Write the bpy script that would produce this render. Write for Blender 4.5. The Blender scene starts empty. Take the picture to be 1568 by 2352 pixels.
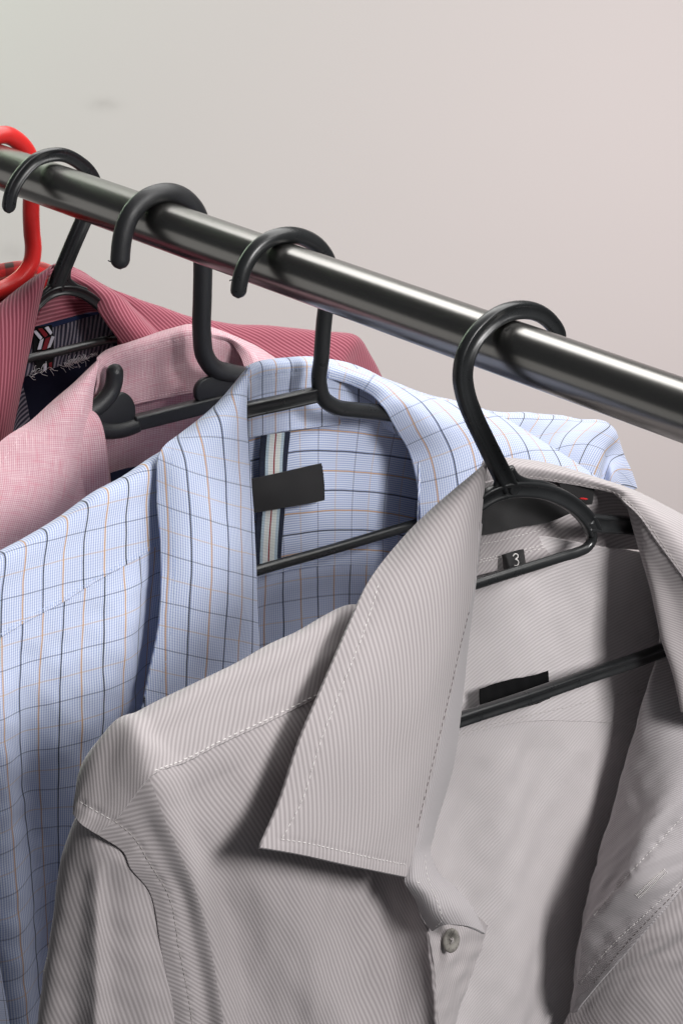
import bpy, math, random
import numpy as np
from mathutils import Matrix, Vector
from mathutils.bvhtree import BVHTree

SC = bpy.context.scene
COL = SC.collection

# ------------------------------------------------------------------ camera
# metres; the rail runs along X at y = z = 0, hangers hang in planes x = const
AZ, EL = 0.92116, 0.36848
CAM = np.array([0.419588, -0.642045, 0.297199])
FPX, PW, PH = 5359.2, 1568.0, 2352.0
R_ = np.array([math.cos(AZ), math.sin(AZ), 0.0])
FH = np.array([-math.sin(AZ), math.cos(AZ), 0.0])
F_ = FH * math.cos(EL) + np.array([0, 0, -math.sin(EL)])
U_ = np.cross(R_, F_)
cam_d = bpy.data.cameras.new('camera')
cam_d.sensor_fit = 'VERTICAL'; cam_d.sensor_height = 36.0
cam_d.lens = FPX / PH * 36.0
cam_d.clip_start = 0.05; cam_d.clip_end = 50
cam = bpy.data.objects.new('camera', cam_d); COL.objects.link(cam)
M = Matrix.Identity(4)
for r in range(3):
    M[r][0], M[r][1], M[r][2], M[r][3] = R_[r], U_[r], -F_[r], CAM[r]
cam.matrix_world = M
SC.camera = cam

# ------------------------------------------------------------------ world and studio lamps
wd = bpy.data.worlds.new('World'); SC.world = wd; wd.use_nodes = True
wd.node_tree.nodes['Background'].inputs[0].default_value = (0.92, 0.95, 1.0, 1)
wd.node_tree.nodes['Background'].inputs[1].default_value = 0.085

def lamp(name, loc, target, size, energy, color=(1, 1, 1), size_y=None, spread=180):
    L = bpy.data.lights.new(name, 'AREA'); L.energy = energy; L.color = color
    L.size = size
    if size_y: L.shape = 'RECTANGLE'; L.size_y = size_y
    L.spread = math.radians(spread)
    o = bpy.data.objects.new(name, L); COL.objects.link(o)
    o.location = loc
    d = Vector(target) - Vector(loc)
    o.rotation_euler = d.to_track_quat('-Z', 'Y').to_euler()
    return o

lamp('key_lamp', (1.16, 0.06, 0.68), (-0.35, 0.0, -0.15), 0.44, 2.08, (1.0, 0.985, 0.975), spread=44)
lamp('overhead_softbox', (-0.85, 0.50, 1.05), (-0.83, 0.0, 0.0), 3.1, 38, (1.0, 0.99, 0.975), 0.70)
lamp('fill_lamp', (-2.3, -1.45, -0.30), (-0.45, 0, 0), 1.7, 2.8, (1.0, 0.98, 0.95), 1.0)
lamp('backdrop_lamp', (-2.25, 0.0, 0.40), (-2.45, 1.2, 0.0), 0.6, 19, (0.74, 1.0, 0.70))
lamp('backdrop_lamp_warm', (0.29, 0.84, 0.20), (-1.45, 1.12, -0.42), 0.7, 4.7, (1.0, 0.83, 0.82), spread=74)

SC.view_settings.view_transform = 'Standard'
SC.view_settings.look = 'None'
SC.view_settings.exposure = 0.0
SC.view_settings.gamma = 1.0
SC.view_settings.use_curve_mapping = False

# ------------------------------------------------------------------ helpers
def ray(px, py):
    return F_ * FPX + R_ * (px - PW / 2) - U_ * (py - PH / 2)

def at(px, py, X):
    """point of the plane x = X that the photograph shows at this pixel"""
    d = ray(px, py)
    return CAM + d * ((X - CAM[0]) / d[0])

def pt(p, X0):
    if p[0] == 'w':                       # ('w', y, z, dx) in millimetres
        return np.array([X0 + p[3] / 1000.0, p[1] / 1000.0, p[2] / 1000.0])
    return at(p[0], p[1], X0 + p[2] / 1000.0)

def spl(t, V, ts):
    t = np.asarray(t, float); V = np.asarray(V, float); n = len(t)
    h = np.diff(t); h[h < 1e-9] = 1e-9
    sh = (-1,) + (1,) * (V.ndim - 1)
    dl = np.diff(V, axis=0) / h.reshape(sh)
    m = np.empty_like(V)
    if n == 2:
        m[:] = dl[0]
    else:
        a = h[:-1].reshape(sh); b = h[1:].reshape(sh)
        m[1:-1] = (dl[:-1] * b + dl[1:] * a) / (a + b)
        m[0] = dl[0] * 1.5 - m[1] * 0.5
        m[-1] = dl[-1] * 1.5 - m[-2] * 0.5
    k = np.clip(np.searchsorted(t, ts, side='right') - 1, 0, n - 2)
    s = ((ts - t[k]) / h[k]).reshape(sh); hh = h[k].reshape(sh)
    return ((2*s**3 - 3*s**2 + 1) * V[k] + (s**3 - 2*s**2 + s) * hh * m[k]
            + (-2*s**3 + 3*s**2) * V[k+1] + (s**3 - s**2) * hh * m[k+1])

def knots(P):
    d = np.linalg.norm(np.diff(P, axis=0), axis=-1)
    if d.ndim > 1: d = d.mean(axis=1)
    return np.concatenate([[0], np.cumsum(np.maximum(d, 1e-6))])

def polyline(pts, step):
    P = np.array(pts, float); t = knots(P)
    n = max(3, int(t[-1] / step) + 1)
    return spl(t, P, np.linspace(0, t[-1], n))

def grid_normals(G):
    du = np.gradient(G, axis=1); dv = np.gradient(G, axis=0)
    N = np.cross(dv, du)
    l = np.linalg.norm(N, axis=-1, keepdims=True)
    return N / np.maximum(l, 1e-12)

class Thing:
    def __init__(s, name, label, cat, loc, group=None):
        e = bpy.data.objects.new(name, None); COL.objects.link(e)
        e.location = loc; e.empty_display_size = 0.02
        e['label'] = label; e['category'] = cat
        if group: e['group'] = group
        s.o = e; s.loc = np.array(loc, float)

def mesh_obj(name, V, Fc, mat, thing, uv=None, smooth=True, parent=None, label=None, kind=None):
    V = np.asarray(V, float)
    if thing is not None: V = V - thing.loc
    me = bpy.data.meshes.new(name)
    me.from_pydata([tuple(v) for v in V.tolist()], [], Fc)
    if uv is not None:
        l = me.uv_layers.new(name='UVMap')
        idx = np.empty(len(me.loops), dtype=np.int32)
        me.loops.foreach_get('vertex_index', idx)
        l.data.foreach_set('uv', np.asarray(uv, np.float32)[idx].ravel())
    if smooth: me.polygons.foreach_set('use_smooth', [True] * len(me.polygons))
    me.materials.append(mat); me.update()
    o = bpy.data.objects.new(name, me); COL.objects.link(o)
    p = parent if parent is not None else (thing.o if thing is not None else None)
    if p is not None: o.parent = p
    if label: o['label'] = label
    if kind: o['kind'] = kind
    return o

def waves(u, v, amp, lam, direction, seed):
    """irregular cloth undulation: a few plane waves in cloth space (mm)"""
    rg = np.random.RandomState(seed); z = np.zeros_like(u)
    for k in range(7):
        a = math.radians(direction + rg.uniform(-22, 22)) if direction is not None else rg.uniform(0, math.pi)
        l = lam * rg.uniform(0.65, 1.7) / 1000.0
        z += rg.uniform(0.4, 1.0) * np.sin(2*math.pi*(u*math.cos(a) + v*math.sin(a)) / l + rg.uniform(0, 6.28))
    return z * amp / 1000.0 / 2.6

class Patch:
    """a piece of cloth: control net -> dense double-sided sheet with a turned edge"""
    def __init__(s, name, thing, X0, net, mat, step=1.1, thick=0.7, uvmode='arc', anchor=0, rot=0, off=(0, 0),
                 wr=(), seams=(), rows=None, cols=None, ridge=False, taper=(), calm=(0, 0, 0, 0), lift=0.0, label=None, parent=None, flip=None, uvs=1.0):
        P = np.array([[pt(p, X0) for p in row] for row in net])
        r0, r1 = rows if rows else (0, len(net) - 1)
        if ridge:
            k = np.ones((P.shape[1], 1))
            for q, f in enumerate(taper): k[q] = f
            e1 = P[0] + np.array([-0.004, 0, -0.0006])*k; e2 = P[0] + np.array([-0.011, 0, -0.007])*k; e3 = P[0] + np.array([-0.016, 0, -0.022])*k
            P = np.concatenate([e3[None], e2[None], e1[None], P]); 
            if r0 > 0: r0 += 3
            r1 += 3
        tv = knots(P); tu = knots(P.transpose(1, 0, 2))
        c0, c1 = cols if cols else (0, P.shape[1] - 1)
        nu = max(6, int((tu[c1] - tu[c0]) / step * 1000)); nv = max(4, int((tv[r1] - tv[r0]) / step * 1000))
        A = spl(tv, P, np.linspace(tv[r0], tv[r1], nv))
        G = spl(tu, A.transpose(1, 0, 2), np.linspace(tu[c0], tu[c1], nu)).transpose(1, 0, 2)
        N = grid_normals(G)
        if flip is None:
            flip = ((CAM - G) * N).sum(-1).mean() < 0
        s.sign = -1 if flip else 1
        N = N * s.sign
        # cloth coordinates
        dr = np.linalg.norm(np.diff(G, axis=1), axis=-1); dc = np.linalg.norm(np.diff(G, axis=0), axis=-1)
        if uvmode == 'arc':
            ia = {0: 0, 1: nu // 2, -1: nu - 1}[anchor]
            U = np.concatenate([np.zeros((nv, 1)), np.cumsum(dr, axis=1)], axis=1); U = U - U[:, ia:ia+1]
            v = np.concatenate([[0], np.cumsum(dc[:, ia])]); Vv = np.repeat(v[:, None], nu, axis=1)
        else:
            jr = {0: min(3, nv - 1), 1: nv // 2, -1: nv - 1}[anchor]
            dh = np.linalg.norm(np.diff(G[jr], axis=0)[:, :2], axis=1)
            u = np.concatenate([[0], np.cumsum(dh)]); U = np.repeat(u[None], nv, axis=0)
            Vv = np.concatenate([np.zeros((1, nu)), np.cumsum(dc, axis=0)], axis=0)
            Vv = Vv - Vv[jr:jr+1] - G[jr, :, 2][None]
        q = np.concatenate([np.zeros((1, nu)), np.cumsum(dc, axis=0)], axis=0) * 1000
        kc = np.ones_like(q)
        calm = tuple(calm) + (0,)*(4 - len(calm))
        qu = np.concatenate([np.zeros((nv, 1)), np.cumsum(dr, axis=1)], axis=1) * 1000
        if calm[2]: kc = kc * np.clip(qu / calm[2], 0, 1)**1.5
        if calm[3]: kc = kc * np.clip((qu[:, -1:] - qu) / calm[3], 0, 1)**1.5
        if calm[0]: kc = kc * np.clip(q / calm[0], 0, 1)**1.5
        if calm[1]: kc = kc * np.clip((q[-1:] - q) / calm[1], 0, 1)**1.5
        for w in wr:
            G = G + N * (waves(U, Vv, *w) * kc)[..., None]
        if lift: G = G + N * (lift / 1000.0)
        s.thing = thing; s.X0 = X0; s.G = G; s.N = N; s._bvh()
        for (pl, depth, width) in seams:       # stitched seams pull the cloth in, with a little pucker
            H, _ = s.cast(pl, 0.0012)
            if len(H) < 2: continue
            D = np.full(G.shape[:2], 1e9); K = np.zeros(G.shape[:2])
            for k, q in enumerate(H):
                d = np.linalg.norm(G - q, axis=-1); m = d < D
                D[m] = d[m]; K[m] = k
            pk = 0.65 + 0.5 * np.sin(K * 1.05 + 1.3 * np.sin(K * 0.31)) 
            G = G - N * (depth / 1000.0 * np.exp(-(D / (width / 1000.0))**2) * pk)[..., None]
        s.G = G; s.N = grid_normals(G) * s.sign; s._bvh()
        ca, sa = math.cos(math.radians(rot)), math.sin(math.radians(rot))
        UV = np.stack([(U*ca - Vv*sa) * uvs + off[0]/1000.0, (U*sa + Vv*ca) * uvs + off[1]/1000.0], axis=-1)
        # mesh: front sheet, back sheet, rounded rim
        th = thick / 1000.0; n = nu * nv
        B = G - s.N * th
        V = [G.reshape(-1, 3), B.reshape(-1, 3)]; T = [UV.reshape(-1, 2), UV.reshape(-1, 2)]
        ii = np.arange(n).reshape(nv, nu)
        a, b, c, d = ii[:-1, :-1].ravel(), ii[:-1, 1:].ravel(), ii[1:, 1:].ravel(), ii[1:, :-1].ravel()
        q = np.stack([a, d, c, b], 1)          # normal = dv x du
        if s.sign < 0: q = q[:, ::-1]
        faces = q.tolist() + (q[:, ::-1] + n).tolist()
        ring = np.concatenate([ii[0, :-1], ii[:-1, -1], ii[-1, :0:-1], ii[:0:-1, 0]])
        g = G.reshape(-1, 3)[ring]; bk = B.reshape(-1, 3)[ring]; rn = s.N.reshape(-1, 3)[ring]
        tg = np.roll(g, -1, 0) - np.roll(g, 1, 0)
        out = np.cross(tg, rn); out /= np.maximum(np.linalg.norm(out, axis=1, keepdims=True), 1e-9)
        ctr = G[nv//2, nu//2]
        if (out * (g - ctr)).sum() < 0: out = -out
        mid = (g + bk) / 2 + out * th * 0.45
        m = len(ring); o0 = 2 * n
        V += [g, mid, bk]; T += [UV.reshape(-1, 2)[ring]] * 3
        k = np.arange(m); k2 = (k + 1) % m
        for j in (0, 1):
            f = np.stack([o0 + j*m + k, o0 + j*m + k2, o0 + (j+1)*m + k2, o0 + (j+1)*m + k], 1)
            faces += (f if s.sign < 0 else f[:, ::-1]).tolist()
        s.o = mesh_obj(name, np.concatenate(V), faces, mat, thing, np.concatenate(T), parent=parent, label=label)

    def _bvh(s):
        G = s.G; nv, nu = G.shape[:2]
        ii = np.arange(nu*nv).reshape(nv, nu)
        q = np.stack([ii[:-1, :-1].ravel(), ii[1:, :-1].ravel(), ii[1:, 1:].ravel(), ii[:-1, 1:].ravel()], 1)
        s.bvh = BVHTree.FromPolygons([tuple(v) for v in G.reshape(-1, 3).tolist()], q.tolist())

    def cast(s, pl, step=0.0006):
        pl = np.array(pl, float); t = knots(pl)
        Q = spl(t, pl, np.linspace(0, t[-1], max(8, int(t[-1] / 3))))
        H, Nn = [], []
        for (x, y) in Q:
            d = ray(x, y); d = d / np.linalg.norm(d)
            h = s.bvh.ray_cast(Vector(CAM), Vector(d))
            if h[0] is not None:
                n = np.array(h[1]); 
                if n @ d > 0: n = -n
                H.append(np.array(h[0])); Nn.append(n)
        if len(H) < 2: return np.zeros((0, 3)), np.zeros((0, 3))
        H = np.array(H); Nn = np.array(Nn); t = knots(H)
        ts = np.arange(0, t[-1], step)
        P = np.stack([np.interp(ts, t, H[:, k]) for k in range(3)], 1)
        Nn = np.stack([np.interp(ts, t, Nn[:, k]) for k in range(3)], 1)
        return P, Nn / np.maximum(np.linalg.norm(Nn, axis=1, keepdims=True), 1e-9)

    def stitch(s, pls, mat, length=1.7, gap=0.7, w=0.42, name='stitching', seed=1, lift=0.12, parent=None):
        rg = random.Random(seed); V, Fc = [], []
        for pl in pls:
            P, Nn = s.cast(pl)
            if len(P) < 3: continue
            t = knots(P); pos = 0.0
            def ip(x, A): return np.array([np.interp(x, t, A[:, k]) for k in range(3)])
            while pos + length/1000 < t[-1]:
                L = length/1000 * rg.uniform(0.85, 1.12)
                a, b = ip(pos, P), ip(pos + L, P); n = ip(pos + L/2, Nn)
                d = b - a; l = np.linalg.norm(d)
                pos += L + gap/1000 * rg.uniform(0.8, 1.3)
                if l < 1e-5 or l > 0.004: continue
                d /= l; sd = np.cross(d, n); c = (a + b)/2 + n*lift/1000 + sd*rg.uniform(-.08, .08)/1000
                base = len(V); hw = w/2000
                for (f, kx) in ((-0.5, .35), (-0.3, 1), (0.3, 1), (0.5, .35)):
                    for q in range(6):
                        an = q * math.pi / 3
                        V.append(c + d*l*f + (sd*math.cos(an) + n*math.sin(an)*0.8)*hw*kx)
                for r in range(3):
                    for q in range(6):
                        q2 = (q+1) % 6
                        Fc.append((base+r*6+q, base+r*6+q2, base+(r+1)*6+q2, base+(r+1)*6+q))
                Fc.append(tuple(base+q for q in range(5, -1, -1))); Fc.append(tuple(base+18+q for q in range(6)))
        if V: return mesh_obj(name, V, Fc, mat, s.thing, parent=parent if parent is not None else s.o, kind='stuff')

    def thread(s, pls, mat, r=0.2, name='thread', lift=0.15, parent=None):
        V, Fc = [], []
        for pl in pls:
            P, Nn = s.cast(pl, 0.0004)
            if len(P) < 3: continue
            tube_into(V, Fc, P + Nn*lift/1000, r/1000, 6)
        if V: return mesh_obj(name, V, Fc, mat, s.thing, parent=parent if parent is not None else s.o)

def tube_into(V, Fc, P, r, nseg=10, ends=True):
    P = np.asarray(P, float); T = np.gradient(P, axis=0)
    T /= np.maximum(np.linalg.norm(T, axis=1, keepdims=True), 1e-9)
    ref = np.array([0.31, 0.52, 0.79])
    base = len(V); n = len(P)
    for i in range(n):
        a = np.cross(T[i], ref); a /= np.linalg.norm(a); b = np.cross(T[i], a)
        for q in range(nseg):
            an = 2*math.pi*q/nseg
            V.append(P[i] + (a*math.cos(an) + b*math.sin(an))*r)
    for i in range(n-1):
        for q in range(nseg):
            q2 = (q+1) % nseg
            Fc.append((base+i*nseg+q, base+(i+1)*nseg+q, base+(i+1)*nseg+q2, base+i*nseg+q2))
    Fc.append(tuple(base+q for q in range(nseg))); Fc.append(tuple(base+(n-1)*nseg+q for q in range(nseg-1, -1, -1)))

def prof_round(r, n=32, part=0.05):
    """round bar with the fine mould parting ridge on its inner and outer side"""
    return [(r*math.cos(2*math.pi*k/n)*(1 + part*(k % (n//2) == 0)), r*math.sin(2*math.pi*k/n)) for k in range(n)]

def prof_channel(w, t, rim, depth):
    """moulded plastic strip: in-plane width w, thickness t, recessed web between two rounded rims"""
    h, k = w/2, t/2; P = []
    def rimarc(cx, s0, s1, n=6):
        for i in range(n+1):
            a = math.radians(s0 + (s1-s0)*i/n); P.append((cx + rim/2*math.cos(a), math.sin(a)*k))
    c = h - rim/2
    rimarc(c, -90, 90, 10)
    P.append((c - rim*0.42, k*0.9)); P.append((c - rim*0.62, k - depth)); P.append((-c + rim*0.62, k - depth)); P.append((-c + rim*0.42, k*0.9))
    rimarc(-c, 90, 270, 10)
    P.append((-c + rim*0.42, -k*0.9)); P.append((-c + rim*0.62, -k + depth)); P.append((c - rim*0.62, -k + depth)); P.append((c - rim*0.42, -k*0.9))
    return P

def prof_box(w, t, r, n=4):
    P = []
    for (cx, cy, a0) in ((1, 1, 0), (-1, 1, 90), (-1, -1, 180), (1, -1, 270)):
        for i in range(n+1):
            a = math.radians(a0 + 90*i/n)
            P.append((cx*(w/2-r) + r*math.cos(a), cy*(t/2-r) + r*math.sin(a)))
    return P

def sweep(name, thing, path, prof, mat, step=0.0012, scale=None, round_ends=(True, True), parent=None, label=None, twist=None):
    """sweep a profile (n in hanger plane, b along the rail) along a path lying in the hanger plane; sizes in metres"""
    P = polyline(path, step); n = len(P)
    T = np.gradient(P, axis=0); T /= np.maximum(np.linalg.norm(T, axis=1, keepdims=True), 1e-9)
    X = np.array([1.0, 0, 0])
    pr = np.array(prof); rmax = np.abs(pr[:, 0]).max()
    V, Fc = [], []; s_arr = knots(P); Ltot = s_arr[-1]; m = len(pr)
    for i in range(n):
        Nn = np.cross(X, T[i]); Nn /= np.linalg.norm(Nn); B = np.cross(T[i], Nn)
        k = 1.0 if scale is None else np.interp(s_arr[i]/Ltot, [a for a, _ in scale], [b for _, b in scale])
        e = 1.0
        if round_ends[0] and s_arr[i] < rmax: e = math.sqrt(max(0.02, 1 - (1 - s_arr[i]/rmax)**2))
        if round_ends[1] and Ltot - s_arr[i] < rmax: e = min(e, math.sqrt(max(0.02, 1 - (1 - (Ltot - s_arr[i])/rmax)**2)))
        for (a, b) in pr: V.append(P[i] + Nn*a*k*e + B*b*(k if scale else 1)*e)
    for i in range(n-1):
        for q in range(m):
            q2 = (q+1) % m
            Fc.append((i*m+q, i*m+q2, (i+1)*m+q2, (i+1)*m+q))
    Fc.append(tuple(range(m-1, -1, -1))); Fc.append(tuple((n-1)*m+q for q in range(m)))
    return mesh_obj(name, V, Fc, mat, thing, parent=parent, label=label)

def px_path(pts, X0):
    return [pt(p if len(p) > 2 else (p[0], p[1], 0), X0) for p in pts]

def plate(name, thing, outline, X0, t, mat, parent=None):
    """flat moulded web in the hanger plane, outline in pixels, thickness t (mm), softened edge"""
    O = polyline([at(x, y, X0) for x, y in outline + outline[:1]], 0.0012)[:-1]
    c = O.mean(0); V, Fc = [], []; m = len(O); h = t/2000
    rings = ((0.90, h), (0.97, h*0.85), (1.0, h*0.3), (1.0, -h*0.3), (0.97, -h*0.85), (0.90, -h))
    for k, dx in rings:
        for q in O: V.append(c + (q-c)*k + np.array([dx, 0, 0]))
    for r in range(len(rings)-1):
        for q in range(m):
            q2 = (q+1) % m; Fc.append((r*m+q, r*m+q2, (r+1)*m+q2, (r+1)*m+q))
    Fc.append(tuple(range(m-1, -1, -1))); Fc.append(tuple((len(rings)-1)*m+q for q in range(m)))
    return mesh_obj(name, V, Fc, mat, thing, parent=parent)

# ------------------------------------------------------------------ materials
def lin(r, g, b):
    f = lambda c: (c/255/12.92) if c/255 <= 0.04045 else ((c/255+0.055)/1.055)**2.4
    return (f(r), f(g), f(b), 1)

class NT:
    def __init__(s, name):
        s.m = bpy.data.materials.new(name); s.m.use_nodes = True
        s.t = s.m.node_tree; s.b = s.t.nodes['Principled BSDF']; s.out = s.t.nodes['Material Output']
    def n(s, kind, **kw):
        o = s.t.nodes.new(kind)
        for k, v in kw.items(): setattr(o, k, v)
        return o
    def l(s, a, b): s.t.links.new(a, b)
    def val(s, x, sock):
        if isinstance(x, (int, float)): sock.default_value = x
        else: s.l(x, sock)
    def math(s, op, a, b=None, c=None):
        o = s.n('ShaderNodeMath', operation=op); s.val(a, o.inputs[0])
        if b is not None: s.val(b, o.inputs[1])
        if c is not None: s.val(c, o.inputs[2])
        return o.outputs[0]
    def mix(s, f, a, b):
        o = s.n('ShaderNodeMix', data_type='RGBA'); s.val(f, o.inputs[0])
        for x, k in ((a, 6), (b, 7)):
            if isinstance(x, tuple): o.inputs[k].default_value = x
            else: s.l(x, o.inputs[k])
        return o.outputs[2]
    def uv(s):
        u = s.n('ShaderNodeUVMap', uv_map='UVMap'); sp = s.n('ShaderNodeSeparateXYZ'); s.l(u.outputs[0], sp.inputs[0])
        return u.outputs[0], sp.outputs[0], sp.outputs[1]
    def noise(s, vec, scale, detail=2, rough=0.5, stretch=None):
        if stretch:
            mp = s.n('ShaderNodeMapping'); s.l(vec, mp.inputs[0]); mp.inputs[3].default_value = stretch; vec = mp.outputs[0]
        o = s.n('ShaderNodeTexNoise'); s.l(vec, o.inputs[0]); o.inputs['Scale'].default_value = scale
        o.inputs['Detail'].default_value = detail; o.inputs['Roughness'].default_value = rough
        return o.outputs[0]
    def stripe(s, x, period, duty=0.5, soft=0.25, phase=0.0):
        """1 inside a stripe of width duty*period, soft edges"""
        f = s.math('FRACT', s.math('ADD', s.math('DIVIDE', x, period), phase + 100.0))
        d = s.math('ABSOLUTE', s.math('SUBTRACT', f, 0.5))
        o = s.n('ShaderNodeMapRange', interpolation_type='SMOOTHSTEP')
        s.l(d, o.inputs[0]); o.inputs[1].default_value = duty/2*(1+soft); o.inputs[2].default_value = duty/2*(1-soft)
        return o.outputs[0]
    def bump(s, h, strength, dist):
        o = s.n('ShaderNodeBump'); o.inputs['Strength'].default_value = strength; o.inputs['Distance'].default_value = dist
        s.l(h, o.inputs['Height']); s.l(o.outputs[0], s.b.inputs['Normal']); return o
    def cloth(s, rough=0.92, sheen=0.25, spec=0.15):
        s.b.inputs['Roughness'].default_value = rough; s.b.inputs['Specular IOR Level'].default_value = spec
        s.b.inputs['Sheen Weight'].default_value = sheen; s.b.inputs['Sheen Roughness'].default_value = 0.5

def twill(name, light, dark, period=0.0019, bump=0.55, duty=0.5, contrast=1.0):
    k = NT(name); k.cloth()
    uv, u, v = k.uv()
    wob = k.math('MULTIPLY', k.math('SUBTRACT', k.noise(uv, 60, 2), 0.5), 0.0007)
    x = k.math('ADD', u, wob)
    st = k.stripe(x, period, duty, 0.9)
    fine = k.noise(uv, 2600, 2, 0.6)
    cross = k.stripe(v, 0.00055, 0.5, 0.9)
    c = k.mix(k.math('MULTIPLY', st, contrast), dark, light)
    c = k.mix(k.math('MULTIPLY', fine, 0.16), c, tuple(x*0.55 for x in dark[:3]) + (1,))
    big = k.noise(uv, 22, 3)
    c = k.mix(k.math('MULTIPLY', big, 0.10), c, tuple(x*0.8 for x in light[:3]) + (1,))
    k.l(c, k.b.inputs['Base Color'])
    h = k.math('ADD', st, k.math('ADD', k.math('MULTIPLY', cross, 0.10), k.math('MULTIPLY', fine, 0.25)))
    k.bump(h, bump, 0.0006)
    return k.m

def plain(name, col, rough=0.9, sheen=0.1, grain=0.2, weave=0.0006, spec=0.15, col2=None):
    k = NT(name); k.cloth(rough, sheen, spec)
    uv, u, v = k.uv()
    a = k.stripe(k.math('ADD', u, v), weave, 0.5, 0.9); n = k.noise(uv, 1500, 2, 0.6)
    c = k.mix(k.math('MULTIPLY', n, grain), col, col2 or tuple(x*0.5 for x in col[:3]) + (1,))
    k.l(c, k.b.inputs['Base Color'])
    k.bump(k.math('ADD', a, n), 0.25, 0.0004)
    return k.m

def plastic(name, col, rough=0.38, grain=0.0, spec=0.5, gscale=1800):
    k = NT(name)
    k.b.inputs['Base Color'].default_value = col; k.b.inputs['Specular IOR Level'].default_value = spec
    tc = k.n('ShaderNodeTexCoord')
    sm = k.noise(tc.outputs['Object'], 90, 3, 0.6)
    r = k.n('ShaderNodeMapRange'); k.l(sm, r.inputs[0]); r.inputs[1].default_value = 0.3; r.inputs[2].default_value = 0.75
    r.inputs[3].default_value = rough - 0.06; r.inputs[4].default_value = rough + 0.10
    k.l(r.outputs[0], k.b.inputs['Roughness'])
    fine = k.noise(tc.outputs['Object'], gscale, 2, 0.6)
    wav = k.noise(tc.outputs['Object'], 220, 2, 0.5)
    h = k.math('ADD', k.math('MULTIPLY', fine, grain), k.math('MULTIPLY', wav, 0.25))
    k.bump(h, 0.35, 0.0005)
    return k.m

def thread_mat(name, col):
    k = NT(name); k.cloth(0.75, 0.2, 0.3); k.b.inputs['Base Color'].default_value = col
    return k.m

M_GREY = twill('grey_twill', lin(186, 179, 180), lin(157, 150, 151), 0.0021, 0.15)
M_GREYIN = twill('grey_twill_inside', lin(213, 207, 208), lin(194, 187, 188), 0.0015, 0.18)
M_GREYFACE = twill('grey_facing', lin(184, 179, 181), lin(160, 154, 156), 0.0013, 0.3)
M_ROSE = twill('rose_ribbed', lin(190, 116, 130), lin(134, 64, 78), 0.0022, 0.25, 0.38)
M_TH_WHITE = thread_mat('pale_thread', lin(214, 210, 208))
M_TH_GREY = thread_mat('grey_thread', lin(170, 164, 162))
M_TH_DARK = thread_mat('dark_grey_thread', lin(96, 88, 86))
M_TH_BLUE = thread_mat('blue_thread', lin(176, 192, 220))
M_TH_PINK = thread_mat('pink_thread', lin(232, 196, 204))
M_BLACKTAPE = plain('black_satin_label', lin(30, 29, 30), 0.6, 0.15, 0.35, 0.0007, 0.35)
M_NAVY = plain('navy_cotton', lin(28, 33, 56), 0.9, 0.12, 0.3)
M_BLACK = plastic('black_plastic', (0.016, 0.017, 0.018, 1), 0.30, 0.0, 0.5)
M_BLACKTEX = plastic('black_grained_plastic', (0.018, 0.0185, 0.020, 1), 0.42, 0.9, 0.5)

def checked():
    k = NT('blue_check'); k.cloth(0.9, 0.22)
    uv, u, v = k.uv()
    wob = k.math('MULTIPLY', k.math('SUBTRACT', k.noise(uv, 45, 2), 0.5), 0.0012)
    u = k.math('ADD', u, wob); v = k.math('ADD', v, wob)
    P = 0.0226
    white, blue = lin(220, 226, 238), lin(112, 135, 194)
    a = k.stripe(u, 0.00125, 0.5, 0.8); b = k.stripe(v, 0.00125, 0.5, 0.8)
    f = k.math('ADD', k.math('MULTIPLY', a, 0.60), k.math('MULTIPLY', b, 0.16))
    c = k.mix(f, white, blue)
    fade = k.noise(uv, 900, 2)
    dash = k.stripe(k.math('ADD', v, k.math('MULTIPLY', u, 1.0)), 0.0009, 0.62, 0.5)
    dash2 = k.stripe(k.math('ADD', u, k.math('MULTIPLY', v, 1.0)), 0.0009, 0.5, 0.5)
    def line(x, w, ph, col, strength, d):
        nonlocal c
        L = k.stripe(x, P, w / P, 0.45, ph)
        c = k.mix(k.math('MULTIPLY', L, k.math('MULTIPLY_ADD', d, strength*0.35, strength*0.65)), c, col)
    line(v, 0.0006, 0.0, lin(196, 160, 116), 0.5, dash2)
    line(u, 0.0008, 0.0, lin(192, 144, 80), 0.9, dash)
    line(v, 0.0006, 0.5, lin(56, 64, 88), 0.62, dash2)
    line(u, 0.0008, 0.5, lin(18, 20, 30), 1.0, dash)
    k.l(c, k.b.inputs['Base Color'])
    h = k.math('ADD', k.math('MULTIPLY', a, 0.6), k.math('ADD', k.math('MULTIPLY', b, 0.6), fade))
    k.bump(h, 0.22, 0.0003)
    return k.m
M_BLUE = checked()

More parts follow.
